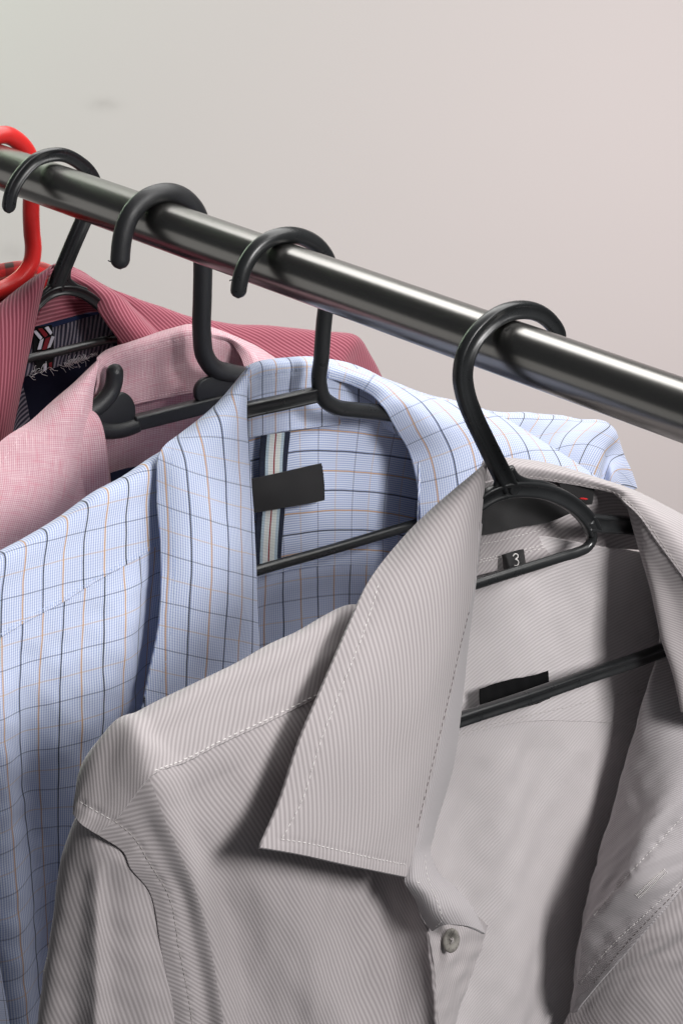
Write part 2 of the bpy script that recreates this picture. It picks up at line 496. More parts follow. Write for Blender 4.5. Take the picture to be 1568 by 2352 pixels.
def linen():
    k = NT('pink_chambray'); k.cloth(0.95, 0.15)
    uv, u, v = k.uv()
    su = k.noise(uv, 1.0, 3, 0.6, (1500, 55, 1)); sv = k.noise(uv, 1.0, 3, 0.6, (55, 1500, 1))
    slub = k.noise(uv, 1.0, 2, 0.55, (420, 60, 1)); slubv = k.noise(uv, 1.0, 2, 0.55, (60, 420, 1))
    a = k.stripe(u, 0.00105, 0.5, 0.9); b = k.stripe(v, 0.00105, 0.5, 0.9)
    weave = k.math('MULTIPLY', k.math('ADD', a, b), 0.5)
    f = k.math('ADD', k.math('MULTIPLY', weave, 0.55), k.math('MULTIPLY', k.math('ADD', su, sv), 0.34))
    mr = k.n('ShaderNodeMapRange'); k.l(f, mr.inputs[0]); mr.inputs[1].default_value = 0.25; mr.inputs[2].default_value = 0.95
    c = k.mix(mr.outputs[0], lin(180, 112, 126), lin(226, 202, 208))
    def band(x, lo, hi, col, st):
        nonlocal c
        m_ = k.n('ShaderNodeMapRange'); k.l(x, m_.inputs[0]); m_.inputs[1].default_value = lo; m_.inputs[2].default_value = hi
        c = k.mix(k.math('MULTIPLY', m_.outputs[0], st), c, col)
    band(slub, 0.56, 0.72, lin(204, 118, 134), 0.32); band(slubv, 0.56, 0.72, lin(204, 118, 134), 0.26)
    band(su, 0.62, 0.72, lin(250, 238, 236), 0.35); band(sv, 0.62, 0.72, lin(250, 238, 236), 0.3)
    k.l(c, k.b.inputs['Base Color'])
    k.bump(k.math('ADD', weave, k.math('ADD', su, sv)), 0.35, 0.0004)
    return k.m
M_PINK = linen()

def tartan():
    k = NT('red_tartan'); k.cloth()
    uv, u, v = k.uv()
    a = k.stripe(u, 0.016, 0.42, 0.15); b = k.stripe(v, 0.016, 0.42, 0.15)
    tw = k.stripe(k.math('ADD', u, v), 0.0012, 0.5, 0.6)
    f = k.math('ADD', k.math('MULTIPLY', a, 0.5), k.math('MULTIPLY', b, 0.5))
    c = k.mix(f, lin(196, 34, 38), lin(44, 32, 30))
    c = k.mix(k.math('MULTIPLY', tw, 0.35), c, lin(60, 40, 34))
    w = k.stripe(v, 0.016, 0.07, 0.3, 0.5)
    c = k.mix(k.math('MULTIPLY', w, 0.5), c, lin(150, 140, 130))
    k.l(c, k.b.inputs['Base Color']); k.bump(tw, 0.3, 0.0004)
    return k.m
M_TARTAN = tartan()

def lining():
    k = NT('striped_lining'); k.cloth()
    uv, u, v = k.uv()
    wob = k.math('MULTIPLY', k.math('SUBTRACT', k.noise(uv, 70, 2), 0.5), 0.0016)
    a = k.stripe(k.math('ADD', u, wob), 0.0026, 0.40, 0.7)
    fl = k.noise(uv, 1300, 2)
    c = k.mix(k.math('MULTIPLY', a, k.math('MULTIPLY_ADD', fl, 0.8, 0.45)), lin(52, 54, 70), lin(160, 154, 166))
    k.l(c, k.b.inputs['Base Color']); k.bump(k.math('ADD', a, fl), 0.3, 0.0004)
    return k.m
M_LINING = lining()

def ribbon():
    k = NT('woven_ribbon'); k.cloth(0.8, 0.2, 0.25)
    uv, u, v = k.uv()
    rib = k.stripe(v, 0.00085, 0.5, 0.9)
    cr = k.n('ShaderNodeValToRGB'); cr.color_ramp.interpolation = 'CONSTANT'
    k.l(k.math('DIVIDE', u, 0.0178), cr.inputs[0])
    stops = [(0.0, (20, 28, 52)), (0.19, (190, 210, 224)), (0.29, (238, 240, 238)), (0.475, (150, 34, 40)), (0.525, (236, 240, 236)),
             (0.71, (190, 210, 224)), (0.81, (20, 28, 52))]
    e = cr.color_ramp.elements
    e[0].position = 0; e[0].color = lin(*stops[0][1]); e[1].position = stops[1][0]; e[1].color = lin(*stops[1][1])
    for p, c in stops[2:]:
        q = e.new(p); q.color = lin(*c)
    c = k.mix(k.math('MULTIPLY', k.math('SUBTRACT', 1.0, rib), 0.22), cr.outputs[0], lin(60, 66, 80))
    k.l(c, k.b.inputs['Base Color']); k.bump(rib, 0.6, 0.0004)
    return k.m
M_RIBBON = ribbon()

def steel():
    k = NT('satin_steel')
    k.b.inputs['Metallic'].default_value = 1.0
    k.b.inputs['Base Color'].default_value = (0.22, 0.214, 0.204, 1)
    tc = k.n('ShaderNodeTexCoord')
    a = k.noise(tc.outputs['Object'], 1.0, 3, 0.6, (6, 900, 900)); b = k.noise(tc.outputs['Object'], 140, 3, 0.6)
    r = k.n('ShaderNodeMapRange'); k.l(b, r.inputs[0]); r.inputs[3].default_value = 0.235; r.inputs[4].default_value = 0.265
    k.l(r.outputs[0], k.b.inputs['Roughness'])
    dents = k.noise(tc.outputs['Object'], 420, 1, 0.4)
    sp = k.n('ShaderNodeMapRange'); k.l(dents, sp.inputs[0]); sp.inputs[1].default_value = 0.79; sp.inputs[2].default_value = 0.82
    k.bump(k.math('ADD', k.math('MULTIPLY', a, 0.03), sp.outputs[0]), 0.10, 0.0003)
    return k.m
M_STEEL = steel()

def red_plastic():
    k = NT('red_plastic')
    k.b.inputs['Base Color'].default_value = lin(212, 44, 42); k.b.inputs['Roughness'].default_value = 0.34
    k.b.inputs['Subsurface Weight'].default_value = 0.12; k.b.inputs['Subsurface Radius'].default_value = (0.006, 0.001, 0.001)
    k.b.inputs['Subsurface Scale'].default_value = 1.0
    tc = k.n('ShaderNodeTexCoord'); k.bump(k.noise(tc.outputs['Object'], 120, 2), 0.08, 0.001)
    return k.m
M_RED = red_plastic()

def wall_mat():
    k = NT('painted_wall')
    tc = k.n('ShaderNodeTexCoord')
    a = k.noise(tc.outputs['Object'], 3.5, 4, 0.6); b = k.noise(tc.outputs['Object'], 260, 3, 0.6)
    c = k.mix(k.math('MULTIPLY', a, 0.10), lin(217, 216, 215), lin(192, 191, 190))
    # two faint scuffs on the paint
    for (y, z, ry, rz, st) in ((-0.260, -0.208, 0.016, 0.007, 0.16), (-0.369, -0.375, 0.016, 0.010, 0.12)):
        sp = k.n('ShaderNodeSeparateXYZ'); k.l(tc.outputs['Object'], sp.inputs[0])
        dy = k.math('DIVIDE', k.math('SUBTRACT', sp.outputs[0], y), ry); dz = k.math('DIVIDE', k.math('SUBTRACT', sp.outputs[1], z), rz)
        d = k.math('ADD', k.math('MULTIPLY', dy, dy), k.math('MULTIPLY', dz, dz))
        g = k.math('MULTIPLY', k.math('EXPONENT', k.math('MULTIPLY', d, -1.0)), k.math('MULTIPLY', k.noise(tc.outputs['Object'], 60, 3), st*2))
        c = k.mix(g, c, lin(120, 116, 112))
    k.l(c, k.b.inputs['Base Color']); k.b.inputs['Roughness'].default_value = 0.85
    k.bump(b, 0.05, 0.001)
    return k.m

# ------------------------------------------------------------------ setting
def build_backdrop():
    c = CAM + FH * 2.55
    me = bpy.data.meshes.new('backdrop')
    w, h0, h1, n = 3.0, -2.2, 2.4, 24
    V, Fc = [], []
    for j in range(n+1):
        for i in range(n+1):
            V.append((-w + 2*w*i/n, h0 + (h1-h0)*j/n, 0.0))
    for j in range(n):
        for i in range(n):
            a = j*(n+1)+i; Fc.append((a, a+1, a+n+2, a+n+1))
    me.from_pydata(V, [], Fc); me.materials.append(wall_mat())
    o = bpy.data.objects.new('backdrop', me); COL.objects.link(o)
    mw = Matrix.Identity(4)
    for r in range(3):
        mw[r][0] = R_[r]; mw[r][1] = (0, 0, 1)[r]; mw[r][2] = -FH[r]; mw[r][3] = (c[0], c[1], 0.0)[r]
    o.matrix_world = mw
    o['kind'] = 'structure'
build_backdrop()

def build_rail():
    t = Thing('clothes_rail', 'satin steel clothes rail tube running diagonally across the photo', 'clothes rail', (-0.45, 0, 0))
    V, Fc = [], []; n = 96
    xs = list(np.linspace(-1.55, 0.12, 40))
    for x in xs:
        for q in range(n):
            a = 2*math.pi*q/n; V.append((x, 0.0125*math.cos(a), 0.0125*math.sin(a)))
    for i in range(len(xs)-1):
        for q in range(n):
            q2 = (q+1) % n; Fc.append((i*n+q, i*n+q2, (i+1)*n+q2, (i+1)*n+q))
    mesh_obj('tube', V, Fc, M_STEEL, t)
    for x, s in ((-1.55, -1), (0.12, 1)):
        V, Fc = [], []
        prof = [(0.0125, 0), (0.0142, 0), (0.0142, 0.012), (0.012, 0.0142), (0.004, 0.015)]
        for (r, d) in prof:
            for q in range(32):
                a = 2*math.pi*q/32; V.append((x + s*(d-0.010), r*math.cos(a), r*math.sin(a)))
        for i in range(len(prof)-1):
            for q in range(32):
                q2 = (q+1) % 32; Fc.append((i*32+q, i*32+q2, (i+1)*32+q2, (i+1)*32+q))
        Fc.append(tuple((len(prof)-1)*32+q for q in range(32)))
        mesh_obj('end_cap', V, Fc, M_BLACK, t)
build_rail()

# ------------------------------------------------------------------ grey shirt and its hanger
XG, XB, XP, XR, XD = -0.306, -0.473, -0.580, -0.690, -0.757

def back_net(zc=-80, zn=-95, half=200, ztip=-148, zbot=-440, neck=70, d0=-22, dseam=92, cy=0):
    """back of a shirt in millimetres: top edge under the collar and behind the shoulder ridge; row 3 is the yoke seam"""
    ys = [-half-6, -half*0.8, -half*0.55, -neck, -neck*0.5, 0, neck*0.5, neck, half*0.55, half*0.8, half+6]
    net = []
    for k, dz in enumerate((0, 22, 52, dseam, 130, 200, 280, None)):
        row = []
        for i, y in enumerate(ys):
            a = abs(y); c = 1 - 0.3*(a/neck)**4 if a < neck else 0.0
            top = zc + (zn - zc)*min(1, a/neck)**2 if a <= neck else zn + (ztip - zn)*(a - neck)/(half - neck)
            f = (0.45, 0.75, 0.95, 1.0, 1.05, 1.1, 1.12, 1.15)[k]
            d = d0*max(f, c) if k < 4 else d0*f
            if k > 1: d += 9*min(1, max(0, (a - half*0.75)/(half*0.25)))
            if k > 3: d += 2.5*math.sin(i*2.1 + k*0.4)
            row.append(('w', y + cy, zbot if dz is None else top - dz*(1 if k < 4 else 1), d))
        net.append(row)
    return net

def grey_shirt():
    X = XG
    t = Thing('shirt', 'pale grey ribbed twill shirt with a button collar, nearest on the rail', 'shirt', (X, 0, -0.05), 'shirts hanging on the rail')
    yoke_seam = [(352, 1777), (425, 1750), (510, 1706), (610, 1660), (725, 1603), (790, 1570)]
    net = [
     [(172,1868,-4),(188,1822,-3),(220,1743,-2),(275,1668,0),(340,1637,0),(440,1585,0),(560,1525,0),(690,1457,0),(815,1395,0),(900,1420,2)],
     [(185,1890,2),(215,1858,4),(255,1790,7),(312,1715,12),(370,1690,9),(460,1645,8),(580,1585,8),(700,1525,8),(820,1465,7),(920,1500,6)],
     [(222,1915,6),(262,1885,10),(300,1840,14),(343,1785,19),(425,1750,15),(510,1706,14),(610,1660,14),(725,1603,13),(830,1552,11),(930,1600,10)],
     [(280,1953,9),(315,1925,13),(345,1900,16),(375,1872,21),(450,1850,17),(540,1810,18),(640,1775,19),(740,1730,17),(840,1690,15),(940,1720,14)],
     [(302,1995,10),(345,1985,14),(378,1972,16),(412,1958,21),(480,1940,17),(570,1920,20),(660,1895,20),(750,1870,16),(850,1850,13),(950,1860,12)],
     [(347,2055,10),(385,2050,14),(415,2045,15),(448,2043,20),(515,2035,15),(590,2025,20),(680,2010,22),(770,2000,17),(870,1990,13),(955,2060,28)],
     [(372,2185,10),(412,2182,14),(447,2178,14),(483,2172,19),(545,2165,13),(620,2160,19),(710,2155,24),(800,2150,22),(900,2150,19),(986,2160,38)],
     [(395,2300,10),(435,2300,14),(470,2298,14),(505,2295,19),(565,2290,13),(640,2285,18),(720,2280,25),(810,2280,26),(910,2280,24),(1000,2290,40)],
     [(408,2430,10),(450,2430,14),(490,2430,14),(525,2430,19),(585,2430,13),(655,2430,18),(735,2430,25),(820,2430,30),(915,2430,30),(1012,2430,41)],
     [(420,2600,10),(460,2600,14),(505,2600,14),(545,2600,19),(600,2600,13),(665,2600,18),(745,2600,25),(830,2600,30),(920,2600,30),(1020,2600,41)]]
    arm_st = [(184,1848),(215,1858),(262,1885),(305,1920),(345,1985),(385,2050),(412,2182),(435,2300),(446,2400)]
    yk = Patch('yoke', t, X, net, M_GREY, rows=(0, 2), ridge=True, taper=(0.0, 0.35, 0.8), uvmode='arc', anchor=1, rot=-39, uvs=1.08, lift=0.3, calm=(0, 14), thick=0.9,
               wr=((0.7, 38, 60, 3), (0.35, 16, None, 5)), seams=((yoke_seam, -0.4, 2.0), ([(184,1842),(215,1861),(262,1887),(290,1906)], 0.9, 1.3)))
    yk.stitch([[(184,1841),(215,1860),(262,1886),(288,1904)]], M_TH_WHITE, 1.8, 0.8, 0.4)
    yk.stitch([[(p[0]+2, p[1]-7) for p in yoke_seam]], M_TH_WHITE, 2.0, 0.9, 0.55)
    fp = Patch('front_panel', t, X, net, M_GREY, rows=(2, 9), cols=(3, 9), uvmode='col', anchor=0, rot=19, calm=(14, 0, 12, 0),
               wr=((0.9, 60, 20, 8), (0.35, 18, None, 15)))
    ap = Patch('armhole_strip', t, X, net, M_GREY, rows=(2, 9), cols=(0, 3), uvmode='arc', anchor=1, rot=56, calm=(14, 0, 0, 8),
               wr=((0.35, 18, None, 15),), seams=((arm_st, 0.6, 1.4),))
    ap.stitch([arm_st], M_TH_GREY, 2.0, 0.9, 0.45)
    sl = [
     [(205,1900,-32),(187,1888,-6),(212,1903,1),(240,1920,4),(268,1936,6),(290,1948,7.6),(320,1955,8.4)],
     [(192,1943,-34),(170,1943,-8),(204,1950,0),(234,1957,4),(262,1967,7),(295,1985,9),(345,1988,9.4)],
     [(180,2018,-38),(155,2018,-10),(192,2020,-3),(225,2020,4),(250,2022,5),(300,2035,8),(385,2050,9.3)],
     [(172,2108,-40),(145,2108,-11),(184,2110,-4),(224,2110,5),(252,2112,4),(310,2118,8),(400,2120,9.3)],
     [(160,2218,-42),(132,2218,-12),(177,2220,-5),(223,2220,5),(256,2220,4),(328,2225,9),(425,2230,9.3)],
     [(148,2360,-43),(118,2360,-13),(170,2360,-7),(222,2360,5),(260,2360,3),(345,2360,9),(445,2360,9.3)],
     [(140,2600,-43),(100,2600,-15),(162,2600,-8),(221,2600,5),(264,2600,3),(365,2600,9),(465,2600,9.3)]]
    Patch('sleeve', t, X, sl, M_GREY, uvmode='arc', anchor=1, rot=24, calm=(12, 0, 0, 22), wr=((0.6, 45, 5, 2), (0.3, 15, None, 12)))
    leaf = [
     [(1095,1079,-14),(1101,1072,-10),(1107,1066,-7),(1113,1061,-5),(1119,1058,-4)],
     [(1000,1160,-6),(1030,1145,0),(1060,1135,4),(1088,1135,5),(1110,1140,2)],
     [(900,1262,0),(955,1245,8),(1010,1235,13),(1060,1230,14),(1103,1235,8)],
     [(845,1340,8),(910,1335,16),(975,1332,21),(1038,1335,21),(1089,1340,13)],
     [(800,1440,17),(865,1445,24),(935,1452,28),(1005,1462,27),(1062,1470,18)],
     [(740,1580,27),(810,1590,33),(885,1602,35),(965,1615,33),(1028,1625,24)],
     [(690,1700,34),(765,1715,39),(840,1730,40),(925,1745,37),(998,1755,29)],
     [(640,1850,40),(715,1862,44),(800,1880,44),(890,1895,41),(962,1905,34)],
     [(600,1946,45),(690,1962,47),(780,1982,47),(865,2000,44),(932,2013,39)]]
    edge_st = [(868,1345),(842,1430),(782,1585),(735,1705),(688,1850),(645,1928),(700,1936),(790,1956),(870,1974),(934,1986)]
    inner_st = [(1085,1370),(1060,1468),(1024,1625),(992,1755),(957,1905)]
    lf = Patch('collar', t, X, leaf, M_GREY, uvmode='arc', anchor=-1, rot=20, thick=1.7, wr=((0.3, 40, None, 4),),
               seams=((edge_st[:6], 0.35, 1.1), (edge_st[5:], 0.35, 1.1)))
    lf.stitch([edge_st[:6], edge_st[5:]], M_TH_WHITE, 1.7, 1.0, 0.42)
    lf.stitch([inner_st], M_TH_DARK, 1.9, 1.0, 0.4)
    stand = [
     [(1103,1200,7),(1104,1200,6),(1105,1202,5),(1107,1204,3)],
     [(1089,1335,12),(1090,1335,11),(1091,1336,9),(1093,1338,6)],
     [(1060,1470,17),(1065,1471,16),(1070,1473,13),(1076,1476,8)],
     [(1026,1625,23),(1037,1630,22),(1048,1637,19),(1058,1645,12)],
     [(996,1755,28),(1011,1757,27),(1026,1758,24),(1041,1760,17)],
     [(960,1905,33),(972,1908,33),(984,1912,31),(997,1916,26)],
     [(932,2005,37),(950,1990,38),(968,1980,37),(992,1972,33)],
     [(929,2024,38),(952,2020,41),(980,2010,40),(1007,2003,36)],
     [(952,2066,38),(978,2060,44),(1010,2052,45),(1050,2043,43)],
     [(970,2110,39),(998,2098,47),(1035,2088,50),(1084,2083,49)],
     [(992,2139,40),(1020,2125,49),(1062,2125,53),(1113,2143,53)]]
    sd = Patch('collar_stand', t, X, stand, M_GREYFACE, uvmode='arc', anchor=0, rot=4, thick=1.5, step=0.9)
    sd.stitch([[(1000,2128),(1012,2118),(1008,2085),(990,2040),(978,2000),(975,1960)], [(955,2026),(975,2030)]], M_TH_WHITE, 1.6, 1.0, 0.4)
    plk = [
     [(982,2110,36),(1030,2095,26),(1075,2090,19),(1118,2128,12)],
     [(988,2180,38),(1030,2175,29),(1070,2170,22),(1107,2174,14)],
     [(997,2260,40),(1026,2258,33),(1052,2255,27),(1077,2252,19)],
     [(1003,2352,41),(1020,2352,36),(1033,2352,31),(1046,2352,25)],
     [(1008,2480,41),(1014,2480,39),(1019,2480,37),(1024,2480,34)],
     [(1010,2600,41),(1014,2600,39),(1019,2600,37),(1024,2600,34)]]
    pk = Patch('placket', t, X, plk, M_GREY, uvmode='arc', anchor=0, rot=24, thick=1.4, wr=((0.35, 9, 70, 6),))
    bb = back_net(zc=-100, zn=-113, half=205, ztip=-160, d0=-24, dseam=96)
    bseam = [(1040,1700),(1120,1672),(1200,1652),(1300,1630),(1400,1606),(1500,1585)]
    by = Patch('back_yoke', t, X, bb, M_GREYIN, step=1.4, rows=(0, 3), uvmode='arc', anchor=1, rot=-62, uvs=0.85,
               wr=((0.5, 60, 12, 21), (0.2, 14, None, 24)), lift=0.3, calm=(0, 14))
    by.stitch([[(x, y-6) for x, y in bseam]], M_TH_GREY, 1.6, 1.2, 0.35)
    Patch('back_panel', t, X, bb, M_GREYIN, step=1.6, rows=(3, 7), uvmode='arc', anchor=1, rot=-44, calm=(16, 0),
          wr=((1.4, 60, 10, 21), (0.7, 24, 14, 23), (0.15, 12, None, 24)))
    bs = [
     [(1105,1110,-14),(1150,1098,-20),(1200,1090,-24),(1260,1092,-24),(1330,1105,-20),(1400,1125,-13),(1450,1150,-6)],
     [(1103,1180,-14),(1150,1165,-20),(1200,1155,-24),(1260,1152,-24),(1330,1155,-20),(1400,1165,-13),(1460,1185,-6)],
     [(1098,1260,-13),(1150,1246,-19),(1200,1234,-23),(1260,1222,-23),(1330,1212,-20),(1400,1210,-13),(1465,1220,-6)],
     [(1090,1320,-12),(1150,1306,-18),(1200,1294,-22),(1260,1280,-22),(1330,1265,-19),(1400,1258,-12),(1470,1260,-5)]]
    st = Patch('collar_stand', t, X, bs, M_GREY, uvmode='arc', anchor=1, rot=118, thick=1.2, lift=1.2)
    st.stitch([[(1098,1250),(1140,1243),(1190,1230),(1240,1217),(1290,1200)], [(1096,1287),(1140,1277),(1190,1265),(1240,1252),(1290,1232)],
               [(1094,1293),(1140,1283),(1185,1273)], [(1205,1268),(1240,1260),(1290,1240)]], M_TH_WHITE, 1.7, 0.9, 0.4)
    roll = [
     [(1108,1112,-14),(1110,1088,-14),(1113,1066,-15),(1122,1057,-22)],
     [(1160,1102,-19),(1160,1076,-19),(1163,1059,-22),(1165,1054,-32)],
     [(1200,1098,-20),(1207,1078,-18),(1215,1064,-21),(1222,1058,-32)],
     [(1280,1108,-17),(1285,1090,-15),(1288,1078,-18),(1290,1072,-30)],
     [(1355,1121,-11),(1365,1108,-9),(1368,1100,-12),(1372,1098,-26)],
     [(1415,1137,-1),(1436,1130,3),(1450,1127,-2),(1460,1129,-22)],
     [(1438,1158,8),(1470,1154,13),(1500,1154,8),(1522,1160,-14)],
     [(1464,1182,15),(1505,1184,20),(1545,1183,16),(1585,1195,-6)],
     [(1505,1240,22),(1550,1239,27),(1600,1240,23),(1650,1240,2)],
     [(1568,1326,30),(1610,1325,34),(1660,1325,30),(1710,1320,8)],
     [(1625,1412,36),(1670,1410,39),(1720,1410,36),(1770,1400,14)],
     [(1690,1510,41),(1735,1508,43),(1780,1506,40),(1830,1495,18)]]
    rseam = [(1205,1093),(1280,1103),(1355,1116),(1412,1132),(1445,1156),(1472,1182),(1512,1238),(1572,1322)]
    rl = Patch('collar', t, X, roll, M_GREY, uvmode='arc', anchor=0, rot=62, thick=1.6, seams=((rseam, 0.4, 1.2),))
    rl.stitch([rseam], M_TH_GREY, 1.8, 0.9, 0.42)
    rst = [
     [(1446,1150,-10),(1434,1147,2),(1439,1150,6),(1444,1157,8)],
     [(1466,1205,-6),(1450,1204,7),(1459,1200,12),(1468,1184,15)],
     [(1488,1270,-2),(1471,1270,12),(1488,1262,17),(1509,1242,22)],
     [(1517,1345,2),(1498,1345,16),(1535,1345,22),(1571,1328,30)],
     [(1535,1410,6),(1516,1409,20),(1565,1415,26),(1628,1414,36)],
     [(1555,1478,9),(1535,1476,23),(1600,1490,29),(1673,1490,39)],
     [(1580,1552,12),(1558,1551,26),(1620,1570,32),(1706,1565,42)],
     [(1605,1645,16),(1580,1640,29),(1650,1660,35),(1742,1655,44)]]
    Patch('collar_stand', t, X, rst, M_GREY, uvmode='arc', anchor=-1, rot=72, thick=1.2)
    lap = [
     [(1535,1420,-12),(1522,1420,-4),(1560,1440,0),(1620,1450,4),(1680,1460,8),(1740,1470,10)],
     [(1525,1500,-9),(1508,1500,-1),(1550,1512,4),(1610,1530,9),(1680,1550,14),(1760,1570,17)],
     [(1504,1590,-6),(1487,1590,2),(1540,1610,8),(1610,1640,14),(1690,1680,20),(1790,1720,24)],
     [(1478,1690,-14),(1459,1690,-5),(1515,1705,10),(1590,1715,20),(1660,1760,26),(1800,1770,32)],
     [(1440,1818,-18),(1419,1818,-10),(1475,1825,8),(1540,1822,23),(1615,1820,30),(1758,1822,40)],
     [(1405,1928,-20),(1384,1928,-13),(1425,1932,5),(1470,1930,22),(1517,1930,28),(1661,1932,42)],
     [(1382,2018,-22),(1359,2018,-15),(1383,2022,2),(1410,2022,11),(1437,2022,24),(1582,2022,40)],
     [(1356,2118,-24),(1334,2118,-17),(1339,2119,-11),(1345,2119,-1),(1352,2119,4),(1497,2119,36)],
     [(1338,2230,-25),(1319,2230,-18),(1322,2230,-13),(1325,2230,-4),(1330,2231,-1),(1398,2231,18)],
     [(1322,2320,-25),(1310,2322,-18),(1311,2323,-16),(1312,2324,-14),(1313,2325,-12),(1320,2322,-8)]]
    s1 = [(1600,1838),(1568,1873),(1509,1938),(1434,2018),(1362,2104)]
    s2 = [(1590,1994),(1568,2018),(1494,2088),(1384,2193),(1330,2262)]
    s3 = [(1592,2006),(1540,2060),(1440,2165),(1360,2262)]
    lp = Patch('lapel_facing', t, X, lap, M_GREYFACE, uvmode='arc', anchor=1, rot=-58, thick=1.2,
               wr=((0.8, 34, 50, 31), (0.3, 13, None, 33)), seams=((s1, 0.8, 1.8), (s2, 0.6, 1.3)))
    lp.stitch([s1, s2], M_TH_WHITE, 1.8, 0.5, 0.42)
    lp.stitch([s3], M_TH_DARK, 1.8, 1.0, 0.4)
    # buttonhole: dense zigzag of thread round a slit
    a, b = np.array([1462., 2058]), np.array([1527., 2001]); n_ = np.array([b[1]-a[1], a[0]-b[0]]); n_ /= np.linalg.norm(n_)
    zz = []
    for k in range(26):
        f = k/25; c = a + (b-a)*f
        zz.append([tuple(c + n_*1.5), tuple(c + n_*7.5)]); zz.append([tuple(c - n_*1.5), tuple(c - n_*6.5)])
    lp.thread(zz, M_TH_WHITE, 0.24, 'buttonhole', 0.2)
    rf = [
     [('w',104,-118,-2),('w',130,-124,0),('w',168,-136,0),('w',207,-156,-3)],
     [('w',118,-150,-8),('w',142,-152,0),('w',172,-165,3),('w',210,-188,2)],
     [('w',134,-195,-6),('w',154,-196,4),('w',180,-204,6),('w',205,-218,4)],
     [(1640,1940,22),(1720,1890,26),(1820,1850,28),(1920,1850,22)],
     [(1480,2080,24),(1600,2000,30),(1720,1960,34),(1860,1950,30)],
     [(1385,2200,8),(1520,2130,28),(1680,2090,34),(1850,2080,30)],
     [(1300,2342,-19),(1440,2270,14),(1640,2230,32),(1840,2220,30)],
     [(1285,2420,-20),(1420,2390,10),(1620,2370,30),(1830,2370,28)],
     [(1270,2600,-20),(1400,2600,10),(1610,2600,30),(1830,2600,28)]]
    Patch('front_panel', t, X, rf, M_GREY, uvmode='arc', anchor=0, rot=34, step=1.4, ridge=True,
          wr=((0.8, 40, 30, 41), (0.3, 15, None, 42)))
    # labels
    lb = [[(1104,1168,-7),(1150,1148,-13),(1200,1132,-17),(1260,1132,-17),(1325,1146,-14)],
          [(1102,1230,-7),(1150,1221,-13),(1200,1209,-17),(1260,1199,-17),(1306,1180,-14)]]
    Patch('neck_label', t, X, lb, M_BLACKTAPE, wr=((0.3, 14, None, 51),), thick=0.5, label='black satin label behind the hanger arch')
    lb2 = [[(1285,1112,-17),(1330,1116,-15),(1364,1123,-12)], [(1290,1140,-17),(1330,1142,-15),(1361,1145,-12)], [(1295,1162,-17),(1330,1160,-15),(1358,1158,-12)]]
    nl = Patch('neck_label', t, X, lb2, M_BLACKTAPE, thick=0.5, label='black label end with a red stripe')
    nl.stitch([[(1330,1144),(1345,1146),(1360,1145)]], thread_mat('red_thread', lin(196, 26, 30)), 4.5, 0.1, 0.9)
    tg = [[(1152,1275,-13),(1162,1272,-12),(1182,1266,-12),(1202,1262,-14)],
          [(1154,1295,-13),(1164,1293,-10),(1185,1287,-10),(1205,1282,-13)],
          [(1156,1322,-13),(1166,1322,-9),(1188,1315,-9),(1208,1308,-12)]]
    tag = Patch('size_tag', t, X, tg, M_BLACKTAPE, thick=0.5, step=0.6, label='black size tag reading 3')
    c3 = [(1178,1281),(1182,1275.5),(1187,1275.5),(1189.5,1280),(1187,1285.5),(1182.5,1287.5),(1187.5,1289),(1190.5,1294),(1189.5,1300),(1185,1303),(1180.5,1301)]
    tag.thread([[(x-1, y-3) for x, y in c3]], M_TH_WHITE, 0.30, 'printed_numeral', 0.1)
    cl = [[(1102,1584,-15),(1140,1570,-16),(1180,1560,-16),(1225,1552,-16),(1258,1541,-15)],
          [(1103,1615,-15),(1140,1606,-16),(1180,1596,-16),(1225,1585,-16),(1260,1574,-15)],
          [(1105,1650,-15),(1142,1640,-16),(1182,1630,-16),(1227,1618,-16),(1262,1605,-15)]]
    Patch('care_label', t, X, cl, plain('black_cotton_label', lin(9, 9, 11), 0.95, 0.05, 0.3), wr=((0.25, 12, None, 61),), thick=0.5)
    # button on the placket
    c = pt((1034, 2160, 33.5), X); nb = np.array([0.92, 0.22, 0.26]); nb /= np.linalg.norm(nb)
    e1 = np.cross(nb, [0, 0, 1]); e1 /= np.linalg.norm(e1); e2 = np.cross(nb, e1)
    prof = [(0.0, 0.1), (0.8, 0.05), (2.0, 0.1), (2.5, 0.6), (2.9, 1.25), (3.6, 1.5), (4.5, 1.45), (5.2, 1.1), (5.55, 0.5), (5.4, -0.1), (4.6, -0.6), (0.0, -0.8)]
    V, Fc = [], []; m = 36
    for (r, h) in prof:
        for q in range(m):
            a = 2*math.pi*q/m; V.append(c + (e1*math.cos(a) + e2*math.sin(a))*max(r, 0.01)/1000 + nb*h/1000)
    for i in range(len(prof)-1):
        for q in range(m):
            q2 = (q+1) % m; Fc.append((i*m+q, (i+1)*m+q, (i+1)*m+q2, i*m+q2))
    k = NT('grey_resin'); tc = k.n('ShaderNodeTexCoord'); nz = k.noise(tc.outputs['Object'], 700, 3, 0.6)
    k.l(k.mix(nz, lin(104, 101, 96), lin(146, 142, 136)), k.b.inputs['Base Color']); k.b.inputs['Roughness'].default_value = 0.6; k.b.inputs['Specular IOR Level'].default_value = 0.3
    bt = mesh_obj('button', V, Fc, k.m, t)
    V, Fc = [], []
    for (a0, a1) in ((0.6, 3.74), (2.2, 5.34), (0.9, 4.0), (1.9, 5.1)):
        A = c + (e1*math.cos(a0) + e2*math.sin(a0))*0.0013; B = c + (e1*math.cos(a1) + e2*math.sin(a1))*0.0013
        P = [A + nb*0.0004, A + nb*0.0010 + (B-A)*0.15, (A+B)/2 + nb*0.0013, B + nb*0.0010 + (A-B)*0.15, B + nb*0.0004]
        tube_into(V, Fc, polyline(P, 0.0002), 0.00026, 6)
    mesh_obj('button_thread', V, Fc, M_TH_GREY, t, parent=bt)
    # five-odd moulded ticks round the rim of the button
    V, Fc = [], []
